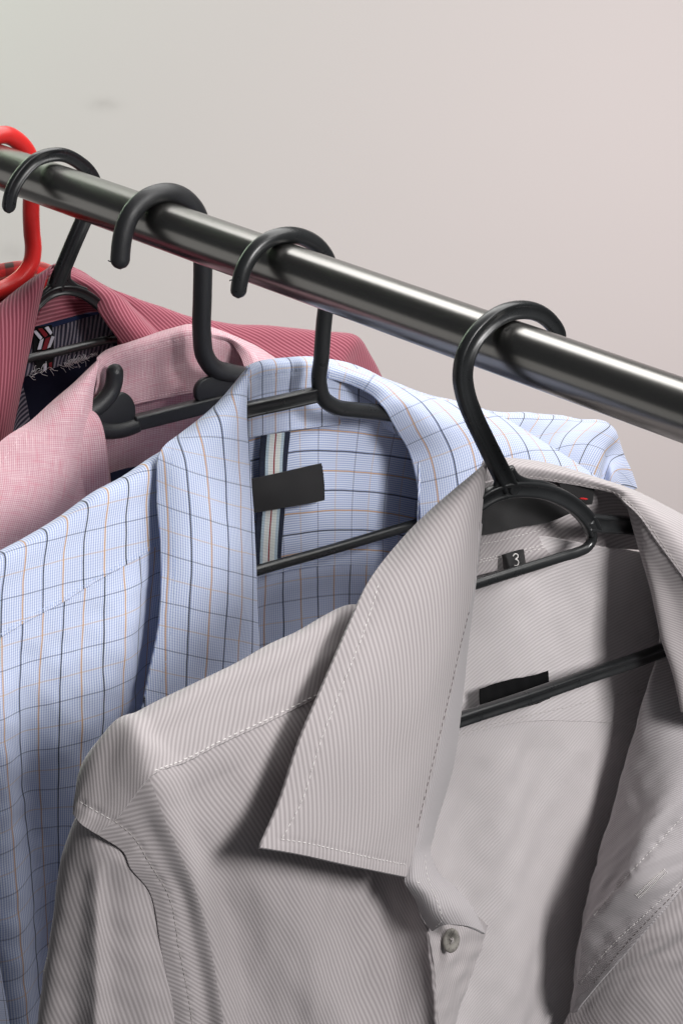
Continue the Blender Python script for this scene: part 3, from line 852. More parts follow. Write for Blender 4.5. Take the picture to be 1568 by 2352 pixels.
    for a in np.linspace(0, 2*math.pi, 25)[:-1]:
        if rnd.random() < 0.3: continue
        d = e1*math.cos(a) + e2*math.sin(a); p0 = c + d*0.0037 + nb*0.00152; p1 = c + d*0.0046 + nb*0.00146
        tube_into(V, Fc, np.array([p0, (p0+p1)/2, p1]), 0.00013, 5)
    mesh_obj('rim_mark', V, Fc, M_TH_DARK, t, parent=bt)
    return t
rnd = random.Random(7)
grey_shirt()

def channel_hanger_grey():
    X = XG
    t = Thing('clothes_hanger', 'black moulded plastic hanger inside the grey shirt, hook opening away from the camera', 'hanger', (X, 0, 0), 'black plastic hangers on the rail')
    pc = prof_channel(0.0090, 0.0056, 0.0026, 0.0011)
    hook = px_path([(1284,792),(1282,770),(1262,738),(1228,716),(1190,712),(1152,722),(1115,748),(1086,782),(1067,825),(1062,865),(1068,905),(1084,950),(1110,1005),(1140,1066),(1160,1106),(1166,1119)], X)
    sweep('hook', t, hook, pc, M_BLACK, scale=((0, 0.72), (0.2, 0.9), (0.5, 1.0), (0.75, 0.95), (1, 1.0)), round_ends=(True, False))
    arch = px_path([(1010,1235),(1050,1196),(1092,1160),(1130,1136),(1172,1124),(1215,1123),(1258,1131),(1300,1150),(1332,1175),(1352,1200),(1362,1222)], X)
    sweep('arch', t, arch, prof_channel(0.0078, 0.0053, 0.0022, 0.0010), M_BLACK, round_ends=(False, False))
    for fil in ([(1140,1070),(1149,1098),(1144,1120),(1124,1140),(1098,1160)], [(1166,1080),(1180,1101),(1206,1114),(1240,1119),(1270,1130)]):
        sweep('neck_fillet', t, px_path(fil, X), prof_channel(0.0066, 0.0032, 0.0030, 0.0003), M_BLACK, round_ends=(False, False))
    loop = px_path([(1352,1196),(1358,1222),(1357,1244),(1346,1258),(1326,1268),(1290,1279),(1240,1295),(1180,1314),(1120,1333),(1060,1352),(1000,1371)], X)
    sweep('trouser_bar', t, loop, prof_round(0.0024), M_BLACK, round_ends=(False, True))
    arm = px_path([(1350,1200),(1380,1203),(1420,1205),(1480,1212)], X) + [pt(('w',120,-118,0), X), pt(('w',165,-138,0), X), pt(('w',195,-156,0), X)]
    sweep('shoulder_arm', t, arm, prof_channel(0.0085, 0.0056, 0.0020, 0.0010), M_BLACK, round_ends=(False, True))
    arm = px_path([(1040,1205)], X) + [pt(('w',-70,-108,-1), X), pt(('w',-120,-124,-1), X), pt(('w',-165,-140,-1), X), pt(('w',-195,-156,-1), X)]
    sweep('shoulder_arm', t, arm, prof_channel(0.0085, 0.0056, 0.0020, 0.0010), M_BLACK, round_ends=(False, True))
    bar = [pt(('w',-190,-160,0), X), pt(('w',-120,-170,0), X)] + px_path([(980,1680),(1060,1652),(1200,1606),(1350,1553),(1490,1505)], X) + [pt(('w',150,-168,0), X), pt(('w',190,-160,0), X)]
    sweep('lower_bar', t, bar, prof_channel(0.0068, 0.0052, 0.0024, 0.0009), M_BLACK)
    # moulding boss at the neck
    c = at(1181, 1124, X + 0.0019); V, Fc = [], []; m = 28
    for (r, h) in ((0.0, .3), (2.2, .3), (2.6, .55), (2.9, .3), (3.1, -.3)):
        for q in range(m):
            a = 2*math.pi*q/m; V.append(c + np.array([h/1000, r/1000*math.cos(a) + 1e-6*q, r/1000*math.sin(a)]))
    for i in range(4):
        for q in range(m):
            q2 = (q+1) % m; Fc.append((i*m+q, (i+1)*m+q, (i+1)*m+q2, i*m+q2))
    mesh_obj('moulding_boss', V, Fc, M_BLACK, t)
channel_hanger_grey()

# ------------------------------------------------------------------ blue checked shirt and its hanger
def blue_shirt():
    X = XB
    t = Thing('shirt', 'light blue shirt with black and orange windowpane checks, behind the grey one', 'shirt', (X, 0, -0.05), 'shirts hanging on the rail')
    net = [
     [(-170,1385,0),(-80,1325,0),(0,1275,0),(75,1235,0),(150,1190,0),(225,1135,0),(290,1100,0),(360,1052,0),(430,1010,0)],
     [(-175,1480,6),(-85,1420,8),(-3,1370,8),(72,1325,8),(146,1278,8),(222,1225,8),(290,1188,8),(362,1145,5),(430,1110,6)],
     [(-180,1570,10),(-90,1515,13),(-5,1467,14),(70,1422,14),(143,1383,14),(220,1335,14),(290,1296,13),(366,1250,7),(430,1220,10)],
     [(-185,1700,12),(-90,1650,18),(0,1605,22),(60,1575,18),(135,1535,21),(215,1500,24),(290,1470,23),(350,1450,11),(430,1430,16)],
     [(-190,1850,10),(-85,1800,20),(10,1770,26),(62,1740,18),(130,1700,26),(215,1680,30),(285,1665,26),(335,1655,12),(430,1640,20)],
     [(-190,2000,8),(-75,1960,22),(25,1945,26),(75,1915,13),(130,1895,20),(200,1890,30),(270,1880,26),(330,1870,16),(430,1860,20)],
     [(-180,2200,5),(-60,2180,20),(38,2175,28),(90,2140,13),(135,2110,12),(190,2105,28),(260,2100,26),(320,2090,16),(420,2090,20)],
     [(-180,2420,5),(-50,2410,18),(62,2405,28),(105,2380,14),(148,2365,12),(195,2360,26),(260,2350,24),(320,2340,16),(420,2340,20)],
     [(-180,2600,5),(-50,2600,18),(75,2600,28),(115,2600,14),(155,2600,12),(200,2600,26),(260,2600,24),(320,2600,16),(420,2600,20)]]
    ys = [(0,1464),(70,1420),(143,1382),(220,1333),(290,1294),(364,1250)]
    yk = Patch('yoke', t, X, net, M_BLUE, rows=(0, 2), ridge=True, uvmode='col', anchor=0, off=(4.2, 3.0), lift=0.3, calm=(0, 12),
               wr=((0.5, 40, 80, 3),), seams=((ys, -0.4, 1.6),))
    yk.stitch([[(p[0], p[1]-6) for p in ys]], M_TH_BLUE, 1.5, 0.9, 0.35)
    Patch('front_panel', t, X, net, M_BLUE, rows=(2, 8), uvmode='col', anchor=0, off=(-6.5, -2.0), calm=(14, 0), wr=((0.8, 50, 5, 9), (0.3, 18, None, 10)))
    sl = [[(-190,1700,14),(-150,1690,26),(-100,1720,30),(-60,1750,22)],
          [(-190,2000,14),(-140,1990,32),(-70,2020,36),(-20,2080,26)],
          [(-190,2200,14),(-120,2190,36),(-50,2200,40),(0,2212,30)],
          [(-190,2360,14),(-110,2355,36),(-35,2355,40),(24,2355,30)],
          [(-190,2600,14),(-100,2600,36),(-10,2600,40),(60,2600,30)]]
    Patch('sleeve', t, X, sl, M_BLUE, off=(5, 0), wr=((0.6, 40, 0, 12),))
    leaf = [
     [(556,856,-14),(560,852,-10),(563,849,-7),(567,846,-5),(571,843,-4)],
     [(484,940,-6),(510,920,0),(530,915,4),(550,915,5),(568,918,3)],
     [(410,998,0),(450,985,8),(490,978,13),(530,977,14),(570,980,8)],
     [(366,1045,6),(418,1062,15),(470,1076,19),(525,1085,19),(577,1090,11)],
     [(362,1130,12),(415,1146,20),(470,1160,24),(527,1172,23),(583,1180,15)],
     [(371,1270,20),(423,1282,27),(477,1293,30),(533,1303,29),(589,1310,20)],
     [(367,1430,28),(420,1438,33),(476,1446,35),(535,1452,33),(594,1458,26)],
     [(345,1545,33),(405,1555,37),(468,1562,38),(530,1568,36),(597,1572,30)],
     [(322,1660,38),(390,1670,41),(455,1680,41),(525,1690,39),(598,1700,34)],
     [(305,1740,40),(375,1760,43),(445,1775,43),(520,1785,41),(598,1795,36)]]
    lf = Patch('collar', t, X, leaf, M_BLUE, uvmode='arc', anchor=-1, rot=-3.5, off=(-1.9, 7.5), thick=1.5, wr=((0.25, 30, None, 4),))
    lf.stitch([[(398,1030),(392,1130),(400,1270),(396,1430),(376,1545),(360,1620)]], M_TH_BLUE, 1.4, 0.9, 0.3)
    bs = [
     [(566,846,-14),(594,834,-20),(649,826,-26),(713,823,-30),(754,828,-30),(805,839,-28),(850,857,-24),(880,874,-18)],
     [(567,858,-8),(594,846,-13),(649,837,-18),(713,834,-21),(754,839,-21),(805,851,-19),(850,870,-15),(880,888,-10)],
     [(568,930,-8),(600,920,-14),(650,910,-19),(713,903,-22),(760,903,-22),(810,912,-19),(860,935,-14),(900,965,-8)],
     [(570,1004,-8),(600,998,-14),(650,989,-19),(713,981,-22),(770,974,-22),(830,972,-19),(880,980,-14),(930,1005,-8)]]
    bd = Patch('collar_stand', t, X, bs, M_BLUE, uvmode='arc', anchor=0, off=(9, 2), thick=1.2, lift=1.0,
               seams=(([(570,876),(600,868),(650,858),(713,850)], 0.4, 1.2),))
    bd.stitch([[(575,870),(600,863),(650,852),(705,846)], [(760,850),(805,864),(850,886)], [(575,1000),(640,990),(700,980),(780,968)],
               [(575,950),(640,936)]], M_TH_BLUE, 1.4, 0.9, 0.32)
    rr = [
     [(754,868,-19),(756,850,-19),(756,836,-22),(756,828,-32)],
     [(805,884,-13),(812,864,-12),(816,850,-16),(818,841,-30)],
     [(850,905,-4),(868,885,-2),(880,875,-8),(890,872,-26)],
     [(880,935,5),(915,915,8),(945,903,2),(970,901,-18)],
     [(905,975,4),(955,950,12),(1005,930,8),(1060,922,-8)],
     [(930,1018,3),(990,990,14),(1060,965,14),(1140,953,7)],
     [(950,1070,4),(1030,1045,16),(1120,1010,20),(1232,1002,16)],
     [(961,1130,6),(1050,1110,19),(1160,1070,25),(1300,1049,22)],
     [(966,1200,8),(1070,1180,22),(1190,1140,30),(1370,1095,27)],
     [(966,1300,10),(1080,1280,25),(1210,1240,34),(1420,1160,32)]]
    rl = Patch('collar', t, X, rr, M_BLUE, uvmode='arc', anchor=0, off=(1.5, 3), thick=1.3, wr=((0.5, 30, None, 14),))
    rl.stitch([[(760,862),(808,876),(856,899),(888,932),(912,972)]], M_TH_BLUE, 1.4, 0.9, 0.32)
    rf = [
     [(960,905,-2),(1040,922,0),(1110,941,0),(1234,951,0),(1334,961,0),(1384,967,0),(1404,981,-1),(1418,1010,-3),(1438,1060,-6),(1459,1118,-9)],
     [(960,985,4),(1040,990,6),(1110,1000,7),(1220,1010,9),(1305,1014,12),(1352,1022,13),(1382,1036,12),(1396,1050,3),(1412,1082,7),(1436,1130,2)],
     [(960,1150,6),(1040,1150,8),(1110,1150,10),(1200,1150,13),(1280,1150,17),(1330,1140,18),(1368,1120,16),(1380,1125,4),(1396,1140,8),(1420,1165,4)],
     [(960,1300,6),(1040,1300,8),(1110,1300,10),(1200,1300,13),(1280,1300,17),(1320,1300,18),(1350,1290,16),(1365,1290,4),(1385,1290,8),(1420,1290,4)],
     [(960,1600,6),(1040,1600,8),(1110,1600,10),(1200,1600,13),(1280,1600,17),(1320,1600,18),(1350,1600,16),(1365,1600,4),(1385,1600,8),(1420,1600,4)]]
    Patch('front_panel', t, X, rf, M_BLUE, uvmode='col', anchor=0, rot=-14, off=(7, 0), ridge=True, wr=((0.6, 36, 40, 19),))
    bb = back_net(zc=-82, zn=-92, half=205, ztip=-140, d0=-26, dseam=90)
    bseam = [(589,1338),(680,1308),(770,1282),(860,1256),(950,1232)]
    by = Patch('back_yoke', t, X, bb, M_BLUE, step=1.5, rows=(0, 3), uvmode='arc', anchor=1, rot=90, off=(2, 5),
               wr=((0.7, 55, 15, 25), (0.4, 24, None, 27)), lift=0.3, calm=(0, 14))
    by.stitch([[(x, y-5) for x, y in bseam]], M_TH_BLUE, 1.4, 1.0, 0.3)
    Patch('back_panel', t, X, bb, M_BLUE, step=1.6, rows=(3, 7), uvmode='arc', anchor=1, off=(5, 5), calm=(16, 0), wr=((0.9, 55, 15, 25), (0.5, 24, None, 27)))
    # woven neck tape and label
    rib = [[(601,1001,-20),(634,997,-20),(667,992,-20)], [(597,1060,-20),(629,1057,-20),(660,1060,-20)], [(596,1120,-20),(627,1118,-20),(657,1115,-20)],
           [(590,1190,-20),(623,1186,-20),(653,1186,-20)], [(586,1250,-20),(619,1246,-20),(648,1242,-20)], [(584,1310,-20),(616,1304,-20),(645,1298,-20)]]
    rb = Patch('neck_tape', t, X, rib, M_RIBBON, uvmode='arc', anchor=0, thick=0.6, step=0.7, label='ribbon tape striped navy, pale blue, white and red')
    u = None
    lbl = [[(560,1105,-17),(620,1092,-17),(680,1078,-17),(738,1065,-18)], [(566,1140,-16.5),(624,1130,-16),(684,1118,-16.5),(744,1105,-18)],
           [(572,1180,-16.5),(628,1170,-16.5),(688,1160,-16.5),(746,1149,-18)]]
    lb = Patch('neck_label', t, X, lbl, M_BLACKTAPE, thick=0.6, wr=((0.2, 20, None, 71),), label='plain black rectangular neck label')
    lb.stitch([[(739,1070),(743,1105),(744,1146)]], thread_mat('black_thread', lin(16, 16, 18)), 1.5, 0.6, 0.5)
    return t
blue_shirt()

def blue_hanger():
    X = XB
    t = Thing('clothes_hanger', 'black round-hooked plastic hanger holding the blue checked shirt', 'hanger', (X, 0, 0), 'black plastic hangers on the rail')
    hook = px_path([(547,685),(550,652),(561,614),(584,577),(620,549),(660,540),(700,547),(733,568),(753,600),(757,640),(750,690),(744,740),(738,820),(733,880),(741,912),(768,934),(815,942),(880,948),(950,962)], X)
    sweep('hook', t, hook, prof_round(0.0040), M_BLACK, round_ends=(True, False))
    sweep('moulding_flash', t, px_path([(536,645),(530,643),(527,646)], X), prof_round(0.00035, 8, 0), M_BLACK, step=0.0003)
    bar = px_path([(505,958,-2),(535,950,-1),(566,942),(640,926),(724,907)], X)
    sweep('cross_bar', t, bar, prof_channel(0.0078, 0.0058, 0.0016, 0.0007), M_BLACK, round_ends=(False, False))
    arm = px_path([(945,960)], X) + [pt(('w',110,-98,0), X), pt(('w',160,-118,0), X), pt(('w',200,-140,0), X)]
    sweep('shoulder_arm', t, arm, prof_round(0.0038), M_BLACK)
    arm = [pt(('w',-52,-84,-2), X), pt(('w',-110,-102,-2), X), pt(('w',-160,-122,-2), X), pt(('w',-196,-142,-2), X)]
    sweep('shoulder_arm', t, arm, prof_round(0.0038), M_BLACK)
    low = [pt(('w',-190,-146,0), X), pt(('w',-120,-154,0), X)] + px_path([(540,1326),(589,1311),(760,1262),(947,1206)], X) + [pt(('w',150,-154,0), X), pt(('w',195,-144,0), X)]
    sweep('lower_bar', t, low, prof_round(0.0028), M_BLACK)
blue_hanger()

# ------------------------------------------------------------------ pink shirt and its hanger
def pink_shirt():
    X = XP
    t = Thing('shirt', 'pale pink slubbed chambray shirt between the blue and the rose shirts', 'shirt', (X, 0, -0.05), 'shirts hanging on the rail')
    leaf = [
     [(205,843,-14),(211,837,-10),(217,832,-7),(222,828,-5),(229,824,-4)],
     [(150,897,-8),(170,885,0),(190,880,4),(205,882,5),(218,890,3)],
     [(75,962,0),(115,955,8),(150,950,12),(185,952,13),(213,960,8)],
     [(0,1017,6),(55,1020,14),(110,1025,18),(160,1032,18),(197,1040,11)],
     [(-60,1090,12),(0,1100,20),(70,1110,24),(130,1125,24),(172,1145,16)],
     [(-110,1200,18),(-40,1215,26),(30,1230,29),(95,1250,29),(140,1265,22)],
     [(-160,1330,24),(-80,1350,31),(-10,1370,34),(60,1390,33),(110,1400,26)]]
    lf = Patch('collar', t, X, leaf, M_PINK, uvmode='arc', anchor=-1, rot=4, thick=1.5, wr=((0.5, 34, None, 4),))
    lf.stitch([[(62,985),(20,1040),(-10,1090)]], M_TH_PINK, 1.4, 1.2, 0.3)
    sd = [[(210,965,8),(211,966,7),(213,968,5)], [(196,1040,10),(201,1042,9),(206,1045,6)], [(184,1092,13),(195,1094,12),(205,1096,8)],
          [(168,1155,17),(186,1157,15),(204,1160,10)], [(150,1240,20),(178,1240,18),(204,1240,12)], [(120,1360,24),(160,1360,21),(200,1360,14)]]
    s_ = Patch('collar_stand', t, X, sd, M_PINK, uvmode='arc', anchor=0, thick=1.2)
    bs = [
     [(225,827,-14),(250,809,-22),(300,789,-28),(350,774,-32),(400,759,-34),(435,750,-34),(485,756,-33),(525,771,-28),(560,791,-22)],
     [(224,840,-8),(250,821,-14),(300,801,-19),(350,786,-22),(400,771,-24),(435,762,-24),(485,767,-23),(525,782,-19),(557,803,-13)],
     [(216,900,-8),(250,888,-14),(300,870,-19),(350,855,-22),(400,842,-24),(435,833,-24),(485,830,-23),(530,834,-19),(567,846,-11)],
     [(207,955,-8),(250,942,-14),(310,927,-19),(350,918,-22),(400,908,-24),(441,900,-24),(490,892,-23),(540,888,-19),(590,895,-11)]]
    bd = Patch('collar_stand', t, X, bs, M_PINK, uvmode='arc', anchor=1, rot=-2, thick=1.2, lift=1.4, wr=((0.4, 30, None, 16),),
               seams=(([(254,821),(300,808),(342,797),(438,774)], 0.5, 1.2),))
    bd.stitch([[(254,821),(300,808),(342,797),(438,774)], [(490,776),(530,786)], [(310,921),(350,912),(400,902),(441,894)]], M_TH_PINK, 1.4, 0.9, 0.34)
    rr = [
     [(485,778,-21),(486,768,-21),(487,761,-25),(488,755,-34)],
     [(525,785,-16),(528,778,-14),(530,773,-18),(533,769,-30)],
     [(548,812,-8),(565,802,-5),(578,797,-9),(592,797,-22)],
     [(562,845,0),(590,835,4),(622,829,1),(655,840,-12)],
     [(570,900,6),(610,890,12),(660,880,12),(720,885,0)],
     [(580,960,12),(630,950,19),(690,940,20),(760,940,8)]]
    Patch('collar', t, X, rr, M_PINK, uvmode='arc', anchor=0, thick=1.4, wr=((0.4, 30, None, 17),))
    bb = back_net(zc=-94, zn=-110, half=140, ztip=-178, d0=-30, zbot=-420, neck=66)
    Patch('back_panel', t, X, bb, M_PINK, step=1.7, uvmode='arc', anchor=1, wr=((0.7, 45, 15, 35), (0.4, 20, None, 37)))
    fl = [[('w',-150,-170,0),('w',-100,-125,0),('w',-70,-95,0),('w',-50,-90,6)],
          [('w',-155,-220,6),('w',-105,-190,10),('w',-75,-160,10),('w',-45,-160,14)],
          [('w',-155,-380,6),('w',-105,-380,12),('w',-75,-380,12),('w',-40,-380,16)]]
    Patch('front_panel', t, X, fl, M_PINK, uvmode='col', step=1.8, ridge=True)
    fr = [[('w',62,-92,0),('w',90,-118,0),('w',120,-146,0),('w',146,-172,-2)],
          [('w',66,-170,12),('w',90,-190,12),('w',120,-210,10),('w',148,-230,4)],
          [('w',66,-380,14),('w',90,-380,12),('w',120,-380,10),('w',148,-380,4)]]
    Patch('front_panel', t, X, fr, M_PINK, uvmode='col', step=1.8, ridge=True)
    lb = [[(255,1087,-17),(285,1078,-17),(325,1070,-17),(370,1062,-17)], [(258,1120,-17),(287,1112,-17),(327,1104,-17),(372,1096,-17)], [(260,1160,-17),(290,1150,-17),(330,1142,-17),(375,1134,-17)]]
    n_ = Patch('neck_label', t, X, lb, M_NAVY, thick=0.5, label='navy neck label with beige centre')
    lb = [[(270,1104,-16),(300,1096,-16),(340,1088,-16)], [(272,1150,-16),(302,1142,-16),(342,1134,-16)]]
    Patch('label_print', t, X, lb, plain('beige_print', lin(182, 164, 150), 0.9, 0.1, 0.4), thick=0.3, parent=n_.o)
pink_shirt()

def pink_hanger():
    X = XP
    t = Thing('clothes_hanger', 'thick grained black plastic hanger with strap hooks, holding the pink shirt', 'hanger', (X, 0, 0), 'black plastic hangers on the rail')
    hook = px_path([(276,618),(277,585),(284,535),(302,490),(338,455),(382,443),(422,455),(450,485),(463,530),(466,600),(465,680),(464,770),(470,815),(492,846),(530,858),(580,866)], X)
    sweep('hook', t, hook, prof_round(0.0051), M_BLACKTEX, round_ends=(True, False))
    sweep('moulding_flash', t, px_path([(258,602),(252,600),(248,598)], X), prof_round(0.00035, 8, 0), M_BLACKTEX, step=0.0003)
    strap = px_path([(262,836),(264,862),(257,895),(238,922),(210,944),(185,958)], X)
    sweep('strap_hook', t, strap, prof_round(0.0046), M_BLACKTEX, round_ends=(True, False))
    low = px_path([(170,958),(196,974),(222,984),(252,989),(284,985),(314,974)], X)
    sweep('shoulder_curve', t, low, prof_round(0.0046), M_BLACKTEX, round_ends=(False, False))
    bar = px_path([(306,972),(340,964),(400,949),(460,934),(500,924),(540,914)], X)
    sweep('clip_bar', t, bar, prof_box(0.0082, 0.0070, 0.0014), M_BLACKTEX, round_ends=(False, False))
    plate('web_plate', t, [(212,938),(250,915),(280,900),(300,912),(309,935),(306,962),(285,982),(250,985),(218,972)], X, 3.6, M_BLACKTEX)
    plate('web_plate', t, [(447,912),(447,890),(460,872),(482,864),(520,868),(545,880),(545,905),(520,925),(480,934),(458,930)], X, 3.6, M_BLACKTEX)
    arm = px_path([(575,866)], X) + [pt(('w',70,-104,0), X), pt(('w',110,-140,0), X), pt(('w',140,-172,0), X)]
    sweep('shoulder_arm', t, arm, prof_round(0.0047), M_BLACKTEX)
    arm = [pt(('w',-56,-104,-2), X), pt(('w',-90,-122,-2), X), pt(('w',-120,-150,-2), X), pt(('w',-145,-174,-2), X)]
    sweep('shoulder_arm', t, arm, prof_round(0.0047), M_BLACKTEX)
pink_hanger()

# ------------------------------------------------------------------ rose shirt and its hanger
def rose_shirt():
    X = XR
    t = Thing('shirt', 'dusky rose ribbed shirt with striped lining and navy patch, behind the pink one', 'shirt', (X, 0, -0.05), 'shirts hanging on the rail')
    leaf = [
     [(111,615,-14),(114,613,-10),(117,611,-7),(120,609,-5),(123,608,-4)],
     [(58,650,-6),(75,642,0),(88,640,4),(98,642,5),(106,645,3)],
     [(0,697,0),(30,690,6),(55,690,11),(75,693,12),(92,698,8)],
     [(-60,760,6),(-15,755,12),(25,755,16),(55,757,16),(79,760,11)],
     [(-100,860,12),(-50,855,18),(-5,855,22),(35,855,21),(58,858,15)],
     [(-130,980,18),(-80,975,24),(-35,975,27),(5,975,26),(33,978,20)],
     [(-150,1090,22),(-100,1085,28),(-55,1085,31),(-20,1085,30),(8,1088,25)]]
    Patch('collar', t, X, leaf, M_ROSE, uvmode='arc', anchor=-1, rot=8, thick=1.5)
    bs = [
     [(114,616,-20),(135,608,-26),(160,614,-30),(190,628,-28),(220,649,-22)],
     [(110,640,-12),(140,632,-18),(170,638,-21),(200,650,-19),(228,672,-12)],
     [(95,700,-10),(130,692,-17),(165,688,-20),(200,690,-18),(236,705,-10)],
     [(78,748,-8),(120,737,-16),(160,727,-19),(200,716,-18),(244,713,-8)]]
    Patch('collar_stand', t, X, bs, M_ROSE, uvmode='arc', anchor=1, rot=90, thick=1.2, lift=1.2)
    rr = [
     [(148,645,-19),(151,632,-19),(154,620,-23),(157,612,-34)],
     [(172,657,-15),(180,643,-13),(186,632,-17),(192,626,-30)],
     [(198,672,-8),(214,660,-4),(226,652,-6),(236,652,-16)],
     [(217,692,-1),(240,684,4),(258,676,4),(278,676,0)],
     [(228,716,4),(260,711,10),(286,706,11),(312,711,8)],
     [(246,744,9),(283,742,16),(316,740,18),(347,747,15)],
     [(275,783,14),(311,783,21),(347,783,25),(388,789,23)],
     [(310,830,19),(350,830,28),(392,830,32),(434,835,30)],
     [(340,880,23),(380,880,32),(425,880,35),(470,885,33)]]
    Patch('collar', t, X, rr, M_ROSE, uvmode='arc', anchor=0, rot=0, thick=1.4)
    rf = [
     [(240,657,-6),(262,665,-1),(290,675,0),(360,701,0),(435,726,0),(500,739,0),(600,747,0),(720,759,0),(784,764,0),(815,769,0),(834,784,-2),(850,815,-5),(875,865,-9)],
     [(262,728,0),(285,733,3),(315,740,6),(365,760,8),(437,780,9),(500,790,10),(600,800,11),(705,812,12),(765,818,13),(795,826,12),(815,845,7),(832,870,3),(855,905,0)],
     [(275,832,4),(295,835,7),(325,840,10),(365,850,12),(437,860,15),(500,870,16),(600,880,18),(700,890,19),(755,900,19),(785,905,16),(802,915,8),(820,930,5),(845,950,2)],
     [(280,1050,6),(300,1050,9),(325,1050,12),(365,1060,14),(437,1060,18),(500,1070,20),(600,1080,22),(700,1090,22),(755,1100,20),(785,1105,16),(802,1105,8),(820,1105,5),(845,1105,2)]]
    Patch('front_panel', t, X, rf, M_ROSE, uvmode='arc', anchor=1, rot=69, uvs=1.1, ridge=True, taper=(0.3, 0.6), wr=((0.5, 40, 40, 19),))
    bb = back_net(zc=-78, zn=-100, half=195, ztip=-142, d0=-25, zbot=-400)
    Patch('back_panel', t, X, bb, M_NAVY, step=1.9, uvmode='arc', anchor=1, wr=((0.8, 45, 15, 45),))
    ln = [[(66,770,-18),(110,755,-18.5),(160,736,-19),(205,722,-18.5),(250,712,-16)],
          [(60,810,-18),(105,796,-18.5),(158,782,-19),(206,770,-18.5),(255,758,-16)],
          [(50,868,-18),(100,852,-18.5),(155,836,-19),(208,822,-18.5),(260,808,-16)]]
    lp = Patch('yoke_lining', t, X, ln, M_LINING, uvmode='arc', anchor=0, thick=0.5, wr=((0.5, 16, 0, 47), (0.3, 9, None, 48)))
    nv = [[(72,752,-16),(120,741,-17),(170,729,-17.5),(215,717,-17),(250,708,-14)], [(70,765,-16),(120,752,-17),(170,737,-17.5),(215,724,-17),(250,714,-14)]]
    Patch('neck_tape', t, X, nv, plain('navy_bias_tape', lin(40, 52, 88), 0.85, 0.1, 0.3), thick=0.6, step=0.8)
    lw = [[(30,880,-17),(44,878,-17),(52,882,-17)], [(20,960,-17),(48,925,-17),(66,945,-17)], [(10,1060,-17),(40,990,-17),(76,1020,-17)]]
    Patch('lining_edge', t, X, lw, M_LINING, uvmode='arc', anchor=0, thick=0.5, rot=-10)
    # woven zigzag motif on the lining: black ground with red and white bars
    tp = [[(74,752,-15.5),(98,750,-16),(120,747,-16.5)], [(78,790,-15.5),(100,787,-16),(124,784,-16.5)], [(82,830,-15.5),(102,826,-16),(124,822,-16.5)], [(90,856,-15.5),(106,851,-16),(122,846,-16.5)]]
    mt = Patch('motif_tape', t, X, tp, plain('black_woven_tape', lin(14, 13, 16), 0.9, 0.1, 0.3), thick=0.4, step=0.8)
    wht, red = plain('white_woven_bar', lin(206, 204, 216), 0.85, 0.1, 0.3), plain('red_woven_bar', lin(120, 26, 36), 0.85, 0.1, 0.3)
    def bar(pts, m):
        (a, b, c, d) = pts
        Patch('motif_bar', t, X, [[a + (-14.6,), b + (-15.2,)], [d + (-14.6,), c + (-15.2,)]], m, thick=0.3, step=0.5, parent=mt.o)
    bar(((77,761),(84,759),(98,775),(94,781)), wht); bar(((89,756),(97,754),(111,769),(104,775)), red); bar(((104,753),(112,750),(121,764),(117,769)), wht)
    bar(((93,783),(101,778),(95,802),(87,803)), wht); bar(((106,778),(116,774),(109,801),(98,804)), red); bar(((120,772),(126,774),(117,797),(110,800)), wht)
    bar(((87,812),(94,812),(98,822),(89,824)), wht); bar(((100,810),(108,808),(110,818),(102,820)), red); bar(((112,806),(120,804),(125,812),(118,814)), wht)
    bar(((101,838),(108,836),(108,850),(101,852)), wht); bar(((114,834),(120,832),(120,846),(114,848)), red)
    # frayed white thread along the lining's raw edge
    V, Fc = [], []; rg = random.Random(5)
    for k in range(38):
        f = rg.random()**0.8
        x0, y0 = 60 + 150*f, 864 - 46*f + rg.uniform(-4, 4)
        P = [pt((x0, y0, -15), X)]
        a = rg.uniform(-0.6, 0.3)
        for j in range(4):
            a += rg.uniform(-0.7, 0.7); x0 += 6*math.cos(a)*rg.uniform(0.3, 1.2); y0 += 5*math.sin(a) + rg.uniform(-2, 2)
            P.append(pt((x0, y0, -15 + rg.uniform(0, 2.0)), X))
        tube_into(V, Fc, polyline(P, 0.0006), 0.00013, 5)
    for k in range(16):
        x0 = 148 + k*3.2; y0 = 838 - k*1.2
        P = [pt((x0, y0 - 6 + rg.uniform(-2, 2), -14.5), X), pt((x0 + 2, y0, -13.5), X), pt((x0 + 5, y0 + 5 + rg.uniform(-2, 2), -14.5), X)]
        tube_into(V, Fc, polyline(P, 0.0006), 0.00022, 5)
    mesh_obj('frayed_thread', V, Fc, thread_mat('white_fray', lin(244, 242, 244)), t, kind='stuff')
rose_shirt()

